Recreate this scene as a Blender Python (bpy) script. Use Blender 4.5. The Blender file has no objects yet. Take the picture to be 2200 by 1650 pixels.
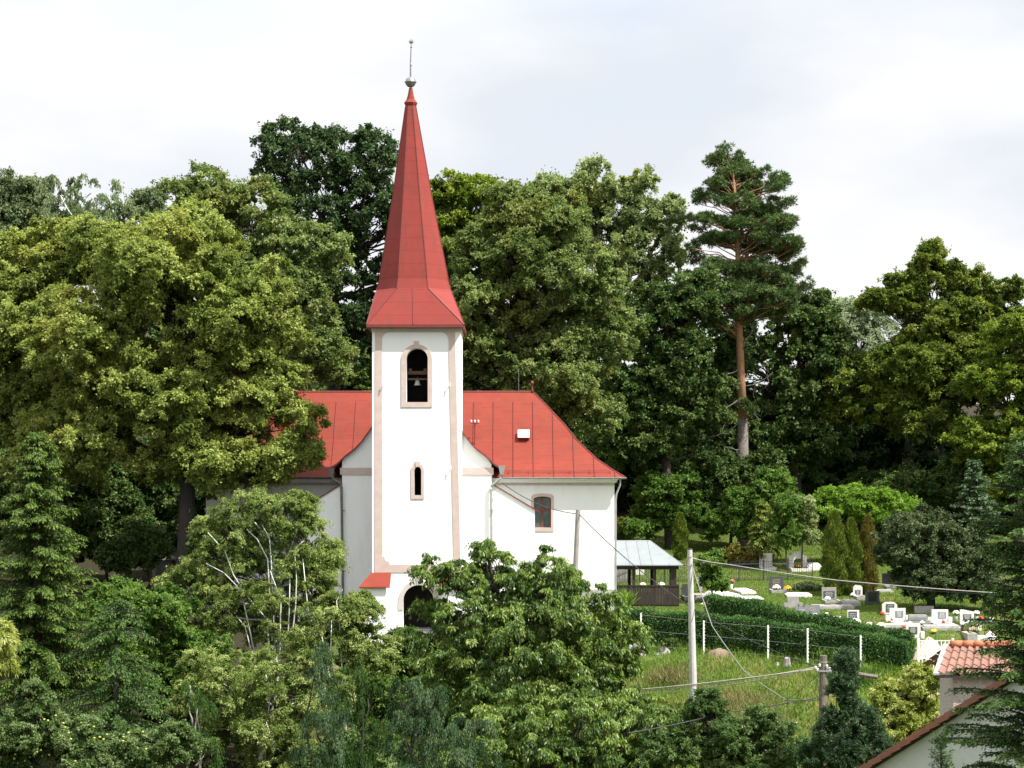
import bpy, math, random
import numpy as np
from mathutils import Vector
from mathutils.geometry import tessellate_polygon

R = math.radians
SC = bpy.context.scene
COL = SC.collection

# ------------------------------------------------------------------ camera
F, CX, HY = 4500.0, 1100.0, 1040.0          # focal length and horizon, in photo pixels (2200 x 1650)
cam_d = bpy.data.cameras.new('camera')
cam = bpy.data.objects.new('camera', cam_d)
COL.objects.link(cam)
cam.location = (0, 0, 0)
cam.rotation_euler = (R(90), 0, 0)
cam_d.sensor_width = 36
cam_d.lens = 36 * F / 2200
cam_d.shift_y = (HY - 825) / 2200
cam_d.clip_start, cam_d.clip_end = 0.5, 8000
SC.camera = cam

# ------------------------------------------------------------------ sun, sky, exposure
SUN = Vector((0.60, -0.36, 1.0)).normalized()          # towards the sun
sun_d = bpy.data.lights.new('sun', 'SUN')
sun_d.energy, sun_d.angle, sun_d.color = 5.0, R(0.5), (1.0, 0.96, 0.89)
sun = bpy.data.objects.new('sun', sun_d)
COL.objects.link(sun)
sun.rotation_euler = (-SUN).to_track_quat('-Z', 'Y').to_euler()
EL, AZ = math.asin(SUN.z), math.atan2(SUN.x, SUN.y)

wd = bpy.data.worlds.new('World')
SC.world = wd
wd.use_nodes = True
nt = wd.node_tree
nt.nodes.clear()
def wn(t, **kw):
    n = nt.nodes.new(t)
    for k, v in kw.items(): setattr(n, k, v)
    return n
w_out = wn('ShaderNodeOutputWorld'); w_bg = wn('ShaderNodeBackground')
w_bg.inputs['Strength'].default_value = 0.12
sky = wn('ShaderNodeTexSky', sky_type='NISHITA', sun_disc=False, sun_elevation=EL, sun_rotation=AZ)
tc = wn('ShaderNodeTexCoord')
mp = wn('ShaderNodeMapping'); mp.inputs['Scale'].default_value = (1.0, 1.0, 2.6); mp.inputs['Location'].default_value = (5.3, 0.4, 0.7)
n1 = wn('ShaderNodeTexNoise'); n1.inputs['Scale'].default_value = 4.2; n1.inputs['Detail'].default_value = 6; n1.inputs['Roughness'].default_value = 0.48
n2 = wn('ShaderNodeTexNoise'); n2.inputs['Scale'].default_value = 2.6; n2.inputs['Detail'].default_value = 5; n2.inputs['Roughness'].default_value = 0.5
mp2 = wn('ShaderNodeMapping'); mp2.inputs['Location'].default_value = (3.1, 1.7, 0.4); mp2.inputs['Scale'].default_value = (1, 1, 2.2)
r1 = wn('ShaderNodeValToRGB')           # bodies of the clouds: grey undersides to bright tops
r1.color_ramp.elements[0].position = 0.33; r1.color_ramp.elements[0].color = (0.80, 0.845, 0.915, 1)
r1.color_ramp.elements[1].position = 0.50; r1.color_ramp.elements[1].color = (1.0, 1.0, 1.005, 1)
r2 = wn('ShaderNodeValToRGB')           # where clouds cover the blue
r2.color_ramp.elements[0].position = 0.30; r2.color_ramp.elements[0].color = (0.55, 0.55, 0.55, 1)
r2.color_ramp.elements[1].position = 0.50; r2.color_ramp.elements[1].color = (1, 1, 1, 1)
gain = wn('ShaderNodeMix', data_type='RGBA', blend_type='MULTIPLY'); gain.inputs[0].default_value = 1
mx = wn('ShaderNodeMix', data_type='RGBA')
lk = nt.links.new
lk(tc.outputs['Generated'], mp.inputs['Vector']); lk(tc.outputs['Generated'], mp2.inputs['Vector'])
lk(mp.outputs[0], n1.inputs['Vector']); lk(mp2.outputs[0], n2.inputs['Vector'])
lk(n1.outputs['Fac'], r1.inputs[0]); lk(n2.outputs['Fac'], r2.inputs[0])
# overhead the cloud sheet is thinner and brighter than near the horizon
sep = wn('ShaderNodeSeparateXYZ'); lk(tc.outputs['Generated'], sep.inputs[0])
mrz = wn('ShaderNodeMapRange'); mrz.inputs[1].default_value, mrz.inputs[2].default_value, mrz.inputs[3].default_value, mrz.inputs[4].default_value = 0.20, 0.75, 4.75, 9.5
lk(sep.outputs['Z'], mrz.inputs[0]); lk(mrz.outputs[0], gain.inputs[7])
lk(r1.outputs[0], gain.inputs[6]); lk(r2.outputs[0], mx.inputs[0])
lk(sky.outputs[0], mx.inputs[6]); lk(gain.outputs[2], mx.inputs[7])
lk(mx.outputs[2], w_bg.inputs['Color']); lk(w_bg.outputs[0], w_out.inputs['Surface'])

SC.view_settings.view_transform = 'Standard'
SC.view_settings.look = 'None'
SC.view_settings.gamma = 1
SC.view_settings.exposure = 0.84
SC.view_settings.use_curve_mapping = False
SC.cycles.max_bounces = 6
SC.cycles.diffuse_bounces = 2
SC.cycles.glossy_bounces = 2
SC.cycles.transmission_bounces = 3
SC.cycles.transparent_max_bounces = 4
SC.cycles.use_denoising = True

# ------------------------------------------------------------------ helpers
def W(px, py, Y):
    return Vector(((px - CX) / F * Y, Y, (HY - py) / F * Y))
def sx(px, Y): return (px - CX) / F * Y
def sz(py, Y): return (HY - py) / F * Y

GX = np.array([-90, -45, -22, -8, 2, 10, 18, 26, 60, 140.])
GY = np.array([-60, 0, 18, 40, 60, 80, 95, 104, 112, 116, 120, 126, 132, 140, 150, 165, 180, 220, 260, 420, 1200, 4000.])
GZ = np.array([
 [-1.7]*10, [-1.7]*10, [-8]*10, [-14.5]*10, [-16.5]*10, [-15.5]*10, [-13.6]*10,
 [-12.2,-12.2,-12.2,-12.2,-12.1,-11.9,-12.0,-12.4,-13,-13],
 [-11,-11,-10.8,-10.5,-10.2,-9.9,-9.95,-10.2,-11,-11],
 [-10,-9.8,-9.5,-9.5,-9.3,-9.1,-9.2,-9.3,-10,-10],
 [-9,-8.8,-8.6,-8.9,-8.6,-8.2,-8.25,-8.3,-9,-9],
 [-8,-7.8,-7.8,-7.8,-7.8,-7.8,-7.7,-7.7,-8,-8],
 [-7,-7,-7.1,-7.2,-7.4,-7.5,-7.3,-7.3,-7.5,-7.5],
 [-5.8,-5.8,-6,-6.2,-6.4,-6.6,-6.7,-6.7,-7,-7],
 [-3.5,-3.5,-4,-4.6,-5.2,-5.6,-5.8,-5.8,-5.8,-5.8],
 [0,0,-1,-2.5,-4,-4.6,-4.6,-4.6,-4.6,-4.6],
 [4,4,3,1.5,0,-1,-1.5,-2,-2,-2],
 [12,12,11,10,9,8,7,6,6,6],
 [16,16,15,14,13,12,11,10,10,10],
 [14]*10, [0]*10, [-20]*10])
def gz(x, y):
    x = np.clip(np.asarray(x, float), GX[0], GX[-1]); y = np.clip(np.asarray(y, float), GY[0], GY[-1])
    i = np.clip(np.searchsorted(GX, x) - 1, 0, len(GX) - 2); j = np.clip(np.searchsorted(GY, y) - 1, 0, len(GY) - 2)
    u = (x - GX[i]) / (GX[i+1] - GX[i]); v = (y - GY[j]) / (GY[j+1] - GY[j])
    return (GZ[j, i]*(1-u)*(1-v) + GZ[j, i+1]*u*(1-v) + GZ[j+1, i]*(1-u)*v + GZ[j+1, i+1]*u*v)
def hit(px, py, y0=90, y1=175):
    """the ground point that the photo shows at (px, py)"""
    for Y in np.arange(y0, y1, 0.1):
        p = W(px, py, Y)
        if gz(p.x, Y) >= p.z: return Vector((p.x, Y, float(gz(p.x, Y))))
    p = W(px, py, y1); return Vector((p.x, y1, float(gz(p.x, y1))))
def ground(px, Y):
    x = sx(px, Y); return Vector((x, Y, float(gz(x, Y))))

def tag(o, label=None, cat=None, group=None, kind=None):
    if label: o['label'] = label
    if cat: o['category'] = cat
    if group: o['group'] = group
    if kind: o['kind'] = kind
    return o
def thing(name, label, cat, loc, group=None):
    o = bpy.data.objects.new(name, None); COL.objects.link(o)
    o.location = loc; o.empty_display_size = 0.3
    return tag(o, label, cat, group)
def origin(o):
    v = Vector((0, 0, 0))
    while o is not None: v = v + o.location; o = o.parent
    return v

class MB:
    """collects shapes given in world coordinates; build() links them as ONE mesh object"""
    def __init__(s): s.v, s.f, s.m = [], [], []
    def poly(s, pts, mi=0):
        n = len(s.v); s.v += [tuple(p) for p in pts]; s.f.append(tuple(range(n, n + len(pts)))); s.m.append(mi)
    def mesh(s, vs, fs, mi=0):
        n = len(s.v); s.v += [tuple(p) for p in vs]
        for f in fs: s.f.append(tuple(i + n for i in f)); s.m.append(mi)
    def box(s, a, b, mi=0):
        x0, y0, z0 = a; x1, y1, z1 = b
        s.mesh([(x0,y0,z0),(x1,y0,z0),(x1,y1,z0),(x0,y1,z0),(x0,y0,z1),(x1,y0,z1),(x1,y1,z1),(x0,y1,z1)],
               [(0,3,2,1),(4,5,6,7),(0,1,5,4),(1,2,6,5),(2,3,7,6),(3,0,4,7)], mi)
    def obox(s, c, ux, uy, uz, mi=0):
        """box from centre and three half-axis vectors"""
        c, ux, uy, uz = map(Vector, (c, ux, uy, uz)); vs = []
        for k in (-1, 1):
            for i, j in ((-1,-1),(1,-1),(1,1),(-1,1)): vs.append(c + ux*i + uy*j + uz*k)
        s.mesh(vs, [(0,3,2,1),(4,5,6,7),(0,1,5,4),(1,2,6,5),(2,3,7,6),(3,0,4,7)], mi)
    def tube(s, pts, rad, n=6, mi=0, caps=True):
        pts = [Vector(p) for p in pts]
        if not hasattr(rad, '__len__'): rad = [rad] * len(pts)
        vs, fs = [], []
        for i, p in enumerate(pts):
            d = (pts[min(i+1, len(pts)-1)] - pts[max(i-1, 0)]).normalized()
            a = d.orthogonal().normalized() if abs(d.z) > 0.9 else d.cross(Vector((0,0,1))).normalized()
            b = d.cross(a)
            for k in range(n):
                t = 2*math.pi*k/n; vs.append(p + (a*math.cos(t) + b*math.sin(t))*rad[i])
        for i in range(len(pts)-1):
            for k in range(n):
                fs.append((i*n+k, i*n+(k+1)%n, (i+1)*n+(k+1)%n, (i+1)*n+k))
        if caps: fs.append(tuple(range(n-1, -1, -1))); fs.append(tuple(range((len(pts)-1)*n, len(pts)*n)))
        s.mesh(vs, fs, mi)
    def lathe(s, c, prof, n=16, mi=0):
        c = Vector(c); vs, fs = [], []
        for r, z in prof:
            for k in range(n):
                t = 2*math.pi*k/n; vs.append(c + Vector((r*math.cos(t), r*math.sin(t), z)))
        for i in range(len(prof)-1):
            for k in range(n): fs.append((i*n+k, i*n+(k+1)%n, (i+1)*n+(k+1)%n, (i+1)*n+k))
        fs.append(tuple(range(n-1, -1, -1))); fs.append(tuple(range((len(prof)-1)*n, len(prof)*n)))
        s.mesh(vs, fs, mi)
    def prism(s, loop, y0, y1, holes=(), mi=0, mi_hole=None, back=True):
        """(x, z) outline with holes, front at y0, back at y1"""
        loops = [loop] + list(holes)
        flat = [p for l in loops for p in l]
        tris = tessellate_polygon([[Vector((x, z, 0)) for x, z in l] for l in loops])
        fr = [(x, y0, z) for x, z in flat]; bk = [(x, y1, z) for x, z in flat]
        f1 = []
        for a, b, c in tris:
            (ax, az), (bx, bz), (cx2, cz) = flat[a], flat[b], flat[c]
            if (bx-ax)*(cz-az) - (bz-az)*(cx2-ax) < 0: b, c = c, b
            f1.append((a, b, c))
        s.mesh(fr, f1, mi)
        if back: s.mesh(bk, [(a, c, b) for a, b, c in f1], mi)
        for li, l in enumerate(loops):
            n = len(l)
            vs = [(x, y0, z) for x, z in l] + [(x, y1, z) for x, z in l]
            s.mesh(vs, [(i, (i+1) % n, n+(i+1) % n, n+i) for i in range(n)], mi if li == 0 or mi_hole is None else mi_hole)
    def build(s, name, mats, parent=None, loc=None, smooth=False):
        if not isinstance(mats, (list, tuple)): mats = [mats]
        me = bpy.data.meshes.new(name)
        o = bpy.data.objects.new(name, me); COL.objects.link(o)
        if parent is not None: o.parent = parent; off = origin(parent)
        else:
            off = Vector(loc) if loc is not None else Vector((0, 0, 0)); o.location = off
        ox, oy, oz = off
        me.from_pydata([(x-ox, y-oy, z-oz) for x, y, z in s.v], [], s.f)
        for m in mats: me.materials.append(m)
        me.polygons.foreach_set('material_index', s.m)
        if smooth: me.polygons.foreach_set('use_smooth', [True]*len(s.f))
        me.update()
        return o

def rect(x0, x1, z0, z1): return [(x0, z0), (x1, z0), (x1, z1), (x0, z1)]
def arch(x0, x1, z0, zs, zt, n=14):
    """opening outline: base z0, springing zs, crown zt"""
    c, a = (x0+x1)/2, (x1-x0)/2
    return [(x0, z0), (x1, z0)] + [(c + a*math.cos(math.pi*i/n), zs + (zt-zs)*math.sin(math.pi*i/n)) for i in range(n+1)]

# ------------------------------------------------------------------ materials
def new_mat(name):
    m = bpy.data.materials.new(name); m.use_nodes = True
    t = m.node_tree; b = t.nodes['Principled BSDF']
    return m, t, b
def mat(name, c1, c2=None, scale=3.0, rough=0.8, metal=0.0, bump=0.0, bscale=None, lo=0.35, hi=0.65, stretch=(1,1,1), c3=None, s3=1.0, p3=(0.6, 0.7), spec=None):
    m, t, b = new_mat(name)
    b.inputs['Roughness'].default_value = rough; b.inputs['Metallic'].default_value = metal
    if spec is not None: b.inputs['Specular IOR Level'].default_value = spec
    if c2 is None and bump == 0: b.inputs['Base Color'].default_value = (*c1, 1); return m
    tcn = t.nodes.new('ShaderNodeTexCoord'); mpn = t.nodes.new('ShaderNodeMapping'); mpn.inputs['Scale'].default_value = stretch
    t.links.new(tcn.outputs['Object'], mpn.inputs[0])
    no = t.nodes.new('ShaderNodeTexNoise'); no.inputs['Scale'].default_value = scale; no.inputs['Detail'].default_value = 8; no.inputs['Roughness'].default_value = 0.6
    t.links.new(mpn.outputs[0], no.inputs['Vector'])
    rp = t.nodes.new('ShaderNodeValToRGB'); c2 = c2 or c1
    rp.color_ramp.elements[0].position, rp.color_ramp.elements[1].position = lo, hi
    rp.color_ramp.elements[0].color, rp.color_ramp.elements[1].color = (*c1, 1), (*c2, 1)
    t.links.new(no.outputs['Fac'], rp.inputs[0]); outc = rp.outputs[0]
    if c3 is not None:
        n3 = t.nodes.new('ShaderNodeTexNoise'); n3.inputs['Scale'].default_value = s3; n3.inputs['Detail'].default_value = 9; n3.inputs['Roughness'].default_value = 0.68
        t.links.new(mpn.outputs[0], n3.inputs['Vector'])
        r3 = t.nodes.new('ShaderNodeValToRGB'); r3.color_ramp.elements[0].position, r3.color_ramp.elements[1].position = p3
        mxn = t.nodes.new('ShaderNodeMix'); mxn.data_type = 'RGBA'; mxn.inputs[7].default_value = (*c3, 1)
        t.links.new(n3.outputs['Fac'], r3.inputs[0]); t.links.new(r3.outputs[0], mxn.inputs[0]); t.links.new(outc, mxn.inputs[6]); outc = mxn.outputs[2]
    t.links.new(outc, b.inputs['Base Color'])
    if bump:
        bp = t.nodes.new('ShaderNodeBump'); bp.inputs['Strength'].default_value = bump; bp.inputs['Distance'].default_value = 0.05
        nb = t.nodes.new('ShaderNodeTexNoise'); nb.inputs['Scale'].default_value = bscale or scale*4; nb.inputs['Detail'].default_value = 6
        t.links.new(mpn.outputs[0], nb.inputs['Vector']); t.links.new(nb.outputs['Fac'], bp.inputs['Height']); t.links.new(bp.outputs[0], b.inputs['Normal'])
    return m
def leaf_mat(name, dark, mid, light, transl=0.32, rough=0.5, patch=None, patch_scale=0.25, spec=0.35, k=1.6):
    spec *= .3; dark, mid, light = [tuple(min(.6, c*k) for c in q) for q in (dark, mid, light)]; dark = tuple(c*.68 for c in dark)
    if patch: patch = tuple(c*k for c in patch)
    m, t, b = new_mat(name)
    b.inputs['Roughness'].default_value = rough; b.inputs['Specular IOR Level'].default_value = spec
    at = t.nodes.new('ShaderNodeAttribute'); at.attribute_name = 'tone'
    rp = t.nodes.new('ShaderNodeValToRGB')
    rp.color_ramp.elements[0].color = (*dark, 1); rp.color_ramp.elements[1].color = (*light, 1)
    e = rp.color_ramp.elements.new(0.5); e.color = (*mid, 1)
    t.links.new(at.outputs['Fac'], rp.inputs[0]); oc = rp.outputs[0]
    if patch is not None:
        tcn = t.nodes.new('ShaderNodeTexCoord'); no = t.nodes.new('ShaderNodeTexNoise'); no.inputs['Scale'].default_value = patch_scale; no.inputs['Detail'].default_value = 3
        r2 = t.nodes.new('ShaderNodeValToRGB'); r2.color_ramp.elements[0].position, r2.color_ramp.elements[1].position = 0.5, 0.68
        mxn = t.nodes.new('ShaderNodeMix'); mxn.data_type = 'RGBA'; mxn.inputs[7].default_value = (*patch, 1)
        t.links.new(tcn.outputs['Object'], no.inputs['Vector']); t.links.new(no.outputs['Fac'], r2.inputs[0]); t.links.new(r2.outputs[0], mxn.inputs[0]); t.links.new(oc, mxn.inputs[6]); oc = mxn.outputs[2]
    t.links.new(oc, b.inputs['Base Color'])
    tr = t.nodes.new('ShaderNodeBsdfTranslucent')
    hs = t.nodes.new('ShaderNodeHueSaturation'); hs.inputs['Hue'].default_value = 0.505; hs.inputs['Value'].default_value = 1.5; hs.inputs['Saturation'].default_value = 1.1
    t.links.new(oc, hs.inputs['Color']); t.links.new(hs.outputs[0], tr.inputs['Color'])
    ms = t.nodes.new('ShaderNodeMixShader'); ms.inputs[0].default_value = transl
    t.links.new(b.outputs[0], ms.inputs[1]); t.links.new(tr.outputs[0], ms.inputs[2]); t.links.new(ms.outputs[0], t.nodes['Material Output'].inputs['Surface'])
    return m

M = {}
M['plaster'] = mat('white_plaster', (.82,.82,.81), (.78,.78,.765), 0.7, 0.9, bump=.08, bscale=7, lo=.3, hi=.75, stretch=(1.5, 1, .5), c3=(.70,.69,.665), s3=.9, p3=(.52,.82))
M['pink'] = mat('pink_beige_trim', (.56,.445,.405), (.49,.385,.345), 2.2, 0.9, bump=.15, bscale=12)
M['plinth'] = mat('grey_render', (.42,.42,.40), (.34,.34,.33), 2.5, 0.95, bump=.3)
M['dark_wood'] = mat('old_dark_wood', (.016,.011,.009), (.038,.026,.020), 3, 0.8, bump=.3, stretch=(6,6,.6))
M['brown_wood'] = mat('brown_window_wood', (.16,.05,.03), (.11,.035,.022), 6, 0.6)
M['beam'] = mat('belfry_beam', (.12,.055,.03), (.07,.035,.02), 4, 0.8)
M['black_in'] = mat('unlit_interior_black', (.012,.011,.010), (.02,.017,.014), 3, 0.95)  # near-black colour stands in for unlit interiors
M['zinc'] = mat('weathered_zinc', (.36,.37,.37), (.27,.28,.28), 3, 0.5, metal=.35)
M['zinc_shaded'] = mat('shaded_zinc', (.10,.095,.09), (.17,.16,.15), 4, 0.6, metal=.2)  # same zinc, colour darkened for the shaded left side
M['silver'] = mat('silver_paint', (.26,.265,.27), (.20,.205,.21), 8, 0.4, metal=.5)
M['bell'] = mat('bell_bronze', (.40,.45,.44), (.25,.29,.28), 6, 0.5, metal=.3)
M['tin'] = mat('pale_tin_sheet', (.235,.26,.27), (.205,.23,.24), 1.5, 0.6, spec=.15, c3=(.15,.16,.16), s3=3, p3=(.62,.72))
M['white'] = mat('white_paint', (.80,.80,.78), (.70,.69,.65), 8, 0.6)
M['white_peel'] = mat('peeling_white_paint', (.82,.82,.80), (.75,.75,.73), 8, 0.7, c3=(.35,.22,.18), s3=9, p3=(.58,.66))
M['concrete'] = mat('pole_concrete', (.50,.49,.46), (.40,.39,.37), 3, 0.9, bump=.2)
M['grey_wood'] = mat('weathered_pole_wood', (.36,.34,.31), (.24,.22,.20), 3, 0.9, bump=.5, stretch=(5,5,.5))
M['old_wood'] = mat('old_grey_brown_wood', (.20,.17,.14), (.11,.09,.07), 3, 0.9, bump=.6, stretch=(5,5,.5))
M['wire'] = mat('black_cable', (.03,.03,.03), None, rough=.6)
M['wire_pale'] = mat('pale_cable', (.45,.42,.34), (.34,.32,.27), 5, 0.5)
M['wire_grey'] = mat('grey_cable', (.20,.20,.20), None, rough=.6)
M['ceramic'] = mat('white_ceramic', (.80,.80,.80), None, rough=.25)
M['iron'] = mat('black_iron', (.02,.02,.02), None, rough=.6)
M['glass'] = mat('dark_window_glass', (.05,.07,.08), (.10,.12,.13), 1.3, 0.08, spec=.8)
M['st_white'] = mat('white_terrazzo', (.72,.71,.67), (.60,.59,.55), 5, 0.8, c3=(.40,.39,.35), s3=2.2, p3=(.60,.76))
M['st_grey'] = mat('grey_grave_concrete', (.36,.35,.33), (.26,.25,.23), 4, 0.9, bump=.2, c3=(.16,.16,.13), s3=3, p3=(.58,.74))
M['st_dark'] = mat('dark_granite', (.05,.055,.06), (.09,.095,.10), 20, 0.25)
M['st_mid'] = mat('grey_granite', (.17,.18,.20), (.22,.23,.25), 22, 0.3)
M['st_black'] = mat('black_granite', (.012,.012,.014), (.03,.03,.033), 18, 0.2)
M['gold'] = mat('gilt_letters', (.55,.42,.16), None, rough=.5)
M['letters'] = mat('pale_letters', (.62,.62,.60), None, rough=.7)
M['sand'] = mat('pale_sand', (.66,.55,.40), (.50,.40,.28), 3, 0.95, bump=.6, bscale=18)
M['earth'] = mat('bare_earth', (.22,.16,.11), (.14,.10,.07), 3, 0.95, bump=.5)
M['stone'] = mat('grey_step_stone', (.34,.33,.31), (.24,.23,.22), 3, 0.9, bump=.3)
M['house_wall'] = mat('pale_grey_render', (.52,.54,.51), (.45,.47,.44), 1.6, 0.95, bump=.35, bscale=30)
M['roughcast'] = mat('roughcast', (.48,.42,.38), (.28,.24,.22), 14, 0.95, bump=.8, bscale=22)
M['tile_old'] = mat('weathered_clay_tile', (.26,.10,.065), (.17,.075,.05), 4, 0.85, c3=(.10,.075,.06), s3=3, p3=(.55,.75))
M['tile'] = mat('clay_pantile', (.25,.125,.09), (.18,.095,.072), 4, 0.8, c3=(.26,.17,.14), s3=4, p3=(.55,.75))
M['ridge_tile'] = mat('orange_ridge_tile', (.38,.135,.06), (.29,.105,.05), 5, 0.75)
M['bark'] = mat('grey_brown_bark', (.10,.08,.06), (.05,.04,.032), 5, 0.95, bump=.8, stretch=(3,3,.6))
M['bark_dark'] = mat('dark_bark', (.05,.042,.035), (.025,.02,.017), 5, 0.95, bump=.8, stretch=(3,3,.6))
M['birch'] = mat('white_birch_bark', (.72,.71,.68), (.55,.54,.52), 3, 0.8, c3=(.06,.055,.05), s3=2.2, p3=(.60,.66), stretch=(1,1,2))
M['pine_bark'] = mat('orange_pine_bark', (.36,.185,.09), (.22,.115,.065), 4, 0.9, bump=.6, stretch=(2,2,.8))
M['pine_grey'] = mat('grey_pine_bark', (.22,.19,.17), (.12,.10,.09), 5, 0.95, bump=.9, stretch=(3,3,.8))
M['red_fl'] = mat('red_petals', (.60,.03,.03), None, rough=.6)
M['pink_fl'] = mat('pink_petals', (.75,.14,.28), None, rough=.6)
M['white_fl'] = mat('white_petals', (.82,.82,.78), None, rough=.6)
M['yellow_fl'] = mat('yellow_petals', (.80,.52,.04), None, rough=.6)
M['orange_fl'] = mat('orange_petals', (.80,.28,.03), None, rough=.6)
M['fl_leaf'] = mat('bouquet_leaves', (.05,.12,.03), None, rough=.6)
M['lantern'] = mat('red_lantern_glass', (.40,.02,.02), None, rough=.25)
M['apple'] = mat('yellow_apple', (.46,.42,.08), (.34,.38,.07), 6, 0.4)
M['cone'] = mat('spruce_cone', (.34,.24,.10), (.24,.16,.07), 9, 0.7)

def roof_mat(name, c1, c2, seam, step, chips):
    """painted sheet: faded patches, faint cross joints every «step» metres, chips of bare primer"""
    m, t, b = new_mat(name); N, L = t.nodes, t.links
    b.inputs['Roughness'].default_value = 0.65; b.inputs['Specular IOR Level'].default_value = .12
    tcn = N.new('ShaderNodeTexCoord')
    no = N.new('ShaderNodeTexNoise'); no.inputs['Scale'].default_value = 0.9; no.inputs['Detail'].default_value = 8; no.inputs['Roughness'].default_value = .65
    L.new(tcn.outputs['Object'], no.inputs['Vector'])
    rp = N.new('ShaderNodeValToRGB'); rp.color_ramp.elements[0].position, rp.color_ramp.elements[1].position = .3, .7
    rp.color_ramp.elements[0].color, rp.color_ramp.elements[1].color = (*c1, 1), (*c2, 1)
    L.new(no.outputs['Fac'], rp.inputs[0])
    sp = N.new('ShaderNodeSeparateXYZ'); L.new(tcn.outputs['Object'], sp.inputs[0])
    # panels shift their joints a little from bay to bay
    fx = N.new('ShaderNodeMath'); fx.operation = 'MULTIPLY'; fx.inputs[1].default_value = 0.83; L.new(sp.outputs['X'], fx.inputs[0])
    fl = N.new('ShaderNodeMath'); fl.operation = 'FLOOR'; L.new(fx.outputs[0], fl.inputs[0])
    ml = N.new('ShaderNodeMath'); ml.operation = 'MULTIPLY'; ml.inputs[1].default_value = 0.37 * (chips > 0.5); L.new(fl.outputs[0], ml.inputs[0])
    dz = N.new('ShaderNodeMath'); dz.operation = 'DIVIDE'; dz.inputs[1].default_value = step; L.new(sp.outputs['Z'], dz.inputs[0])
    ad = N.new('ShaderNodeMath'); ad.operation = 'ADD'; L.new(dz.outputs[0], ad.inputs[0]); L.new(ml.outputs[0], ad.inputs[1])
    fr = N.new('ShaderNodeMath'); fr.operation = 'FRACT'; L.new(ad.outputs[0], fr.inputs[0])
    lt = N.new('ShaderNodeMath'); lt.operation = 'LESS_THAN'; lt.inputs[1].default_value = 0.045; L.new(fr.outputs[0], lt.inputs[0])
    ms = N.new('ShaderNodeMath'); ms.operation = 'MULTIPLY'; ms.inputs[1].default_value = .5; L.new(lt.outputs[0], ms.inputs[0])
    m1 = N.new('ShaderNodeMix'); m1.data_type = 'RGBA'; m1.inputs[7].default_value = (*seam, 1)
    L.new(ms.outputs[0], m1.inputs[0]); L.new(rp.outputs[0], m1.inputs[6])
    n3 = N.new('ShaderNodeTexNoise'); n3.inputs['Scale'].default_value = 3.2; n3.inputs['Detail'].default_value = 10; n3.inputs['Roughness'].default_value = .75
    L.new(tcn.outputs['Object'], n3.inputs['Vector'])
    r3 = N.new('ShaderNodeValToRGB'); r3.color_ramp.elements[0].position, r3.color_ramp.elements[1].position = .665, .70
    L.new(n3.outputs['Fac'], r3.inputs[0])
    m2 = N.new('ShaderNodeMix'); m2.data_type = 'RGBA'; m2.inputs[7].default_value = (.50, .36, .30, 1)
    L.new(r3.outputs[0], m2.inputs[0]); L.new(m1.outputs[2], m2.inputs[6])
    n4 = N.new('ShaderNodeTexNoise'); n4.inputs['Scale'].default_value = 1.1; n4.inputs['Detail'].default_value = 9; n4.inputs['Roughness'].default_value = .7
    mp4 = N.new('ShaderNodeMapping'); mp4.inputs['Scale'].default_value = (1.6, 1, .55); L.new(tcn.outputs['Object'], mp4.inputs[0]); L.new(mp4.outputs[0], n4.inputs['Vector'])
    r4 = N.new('ShaderNodeValToRGB'); r4.color_ramp.elements[0].position, r4.color_ramp.elements[1].position = .48, .76; r4.color_ramp.elements[1].color = (.85, .85, .85, 1)
    L.new(n4.outputs['Fac'], r4.inputs[0])
    m4 = N.new('ShaderNodeMix'); m4.data_type = 'RGBA'; m4.inputs[7].default_value = (.15, .045, .028, 1)
    L.new(r4.outputs[0], m4.inputs[0]); L.new(m2.outputs[2], m4.inputs[6]); L.new(m4.outputs[2], b.inputs['Base Color'])
    return m
M['red_roof'] = roof_mat('red_painted_roof', (.235,.044,.028), (.195,.036,.024), (.12,.020,.014), 0.75, 1)
M['red_spire'] = roof_mat('red_painted_spire', (.245,.044,.037), (.215,.038,.032), (.14,.022,.019), 0.76, 0)
M['red_seam'] = mat('dark_red_seam', (.11,.016,.014), (.17,.024,.02), 4, 0.6)
M['red_edge'] = mat('dark_red_edge', (.13,.022,.022), (.19,.03,.028), 4, 0.6)
# ================================================================== THE CHURCH
YT = 120.0                                   # tower front
def tx(px): return sx(px, YT)
def tz(py): return sz(py, YT)
TX0, TX1 = tx(799.5), tx(989.5)
TB = -9.6
church = thing('church', 'white village church with red sheet roof and pointed tower spire', 'church', (tx(894), YT, -8.6))

# ---- tower
door_in = arch(tx(866), tx(932), TB, tz(1291), tz(1257))
bel_in = arch(tx(873), tx(919), tz(864), tz(771), tz(748))
slit_in = arch(tx(890), tx(905), tz(1064), tz(1012), tz(1003))
mb = MB()
mb.prism(rect(TX0, TX1, TB, tz(702)), YT, YT+0.75, [door_in, bel_in, slit_in])
mb.box((TX0, YT+.75, TB), (TX0+.7, YT+5.0, tz(702)))
mb.box((TX1-.7, YT+.75, TB), (TX1, YT+5.0, tz(702)))
mb.box((TX0+.7, YT+4.4, TB), (TX1-.7, YT+5.0, tz(702)))
mb.box((TX0+.7, YT+.75, tz(702)-.15), (TX1-.7, YT+4.4, tz(702)))
tower = mb.build('tower_wall', M['plaster'], church)
mb = MB()
mb.box((TX0+.71, YT+2.9, tz(900)), (TX1-.71, YT+3.0, tz(712)))       # black panel standing in for the darkness behind the bells
mb.box((TX0+.71, YT+.76, tz(868)-.1), (TX1-.71, YT+2.9, tz(868)))    # belfry floor, in the same stand-in black
mb.box((TX0+.71, YT+2.2, tz(1075)), (TX1-.71, YT+2.3, tz(980)))  # black panel in place of the dark behind the slit window
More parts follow.
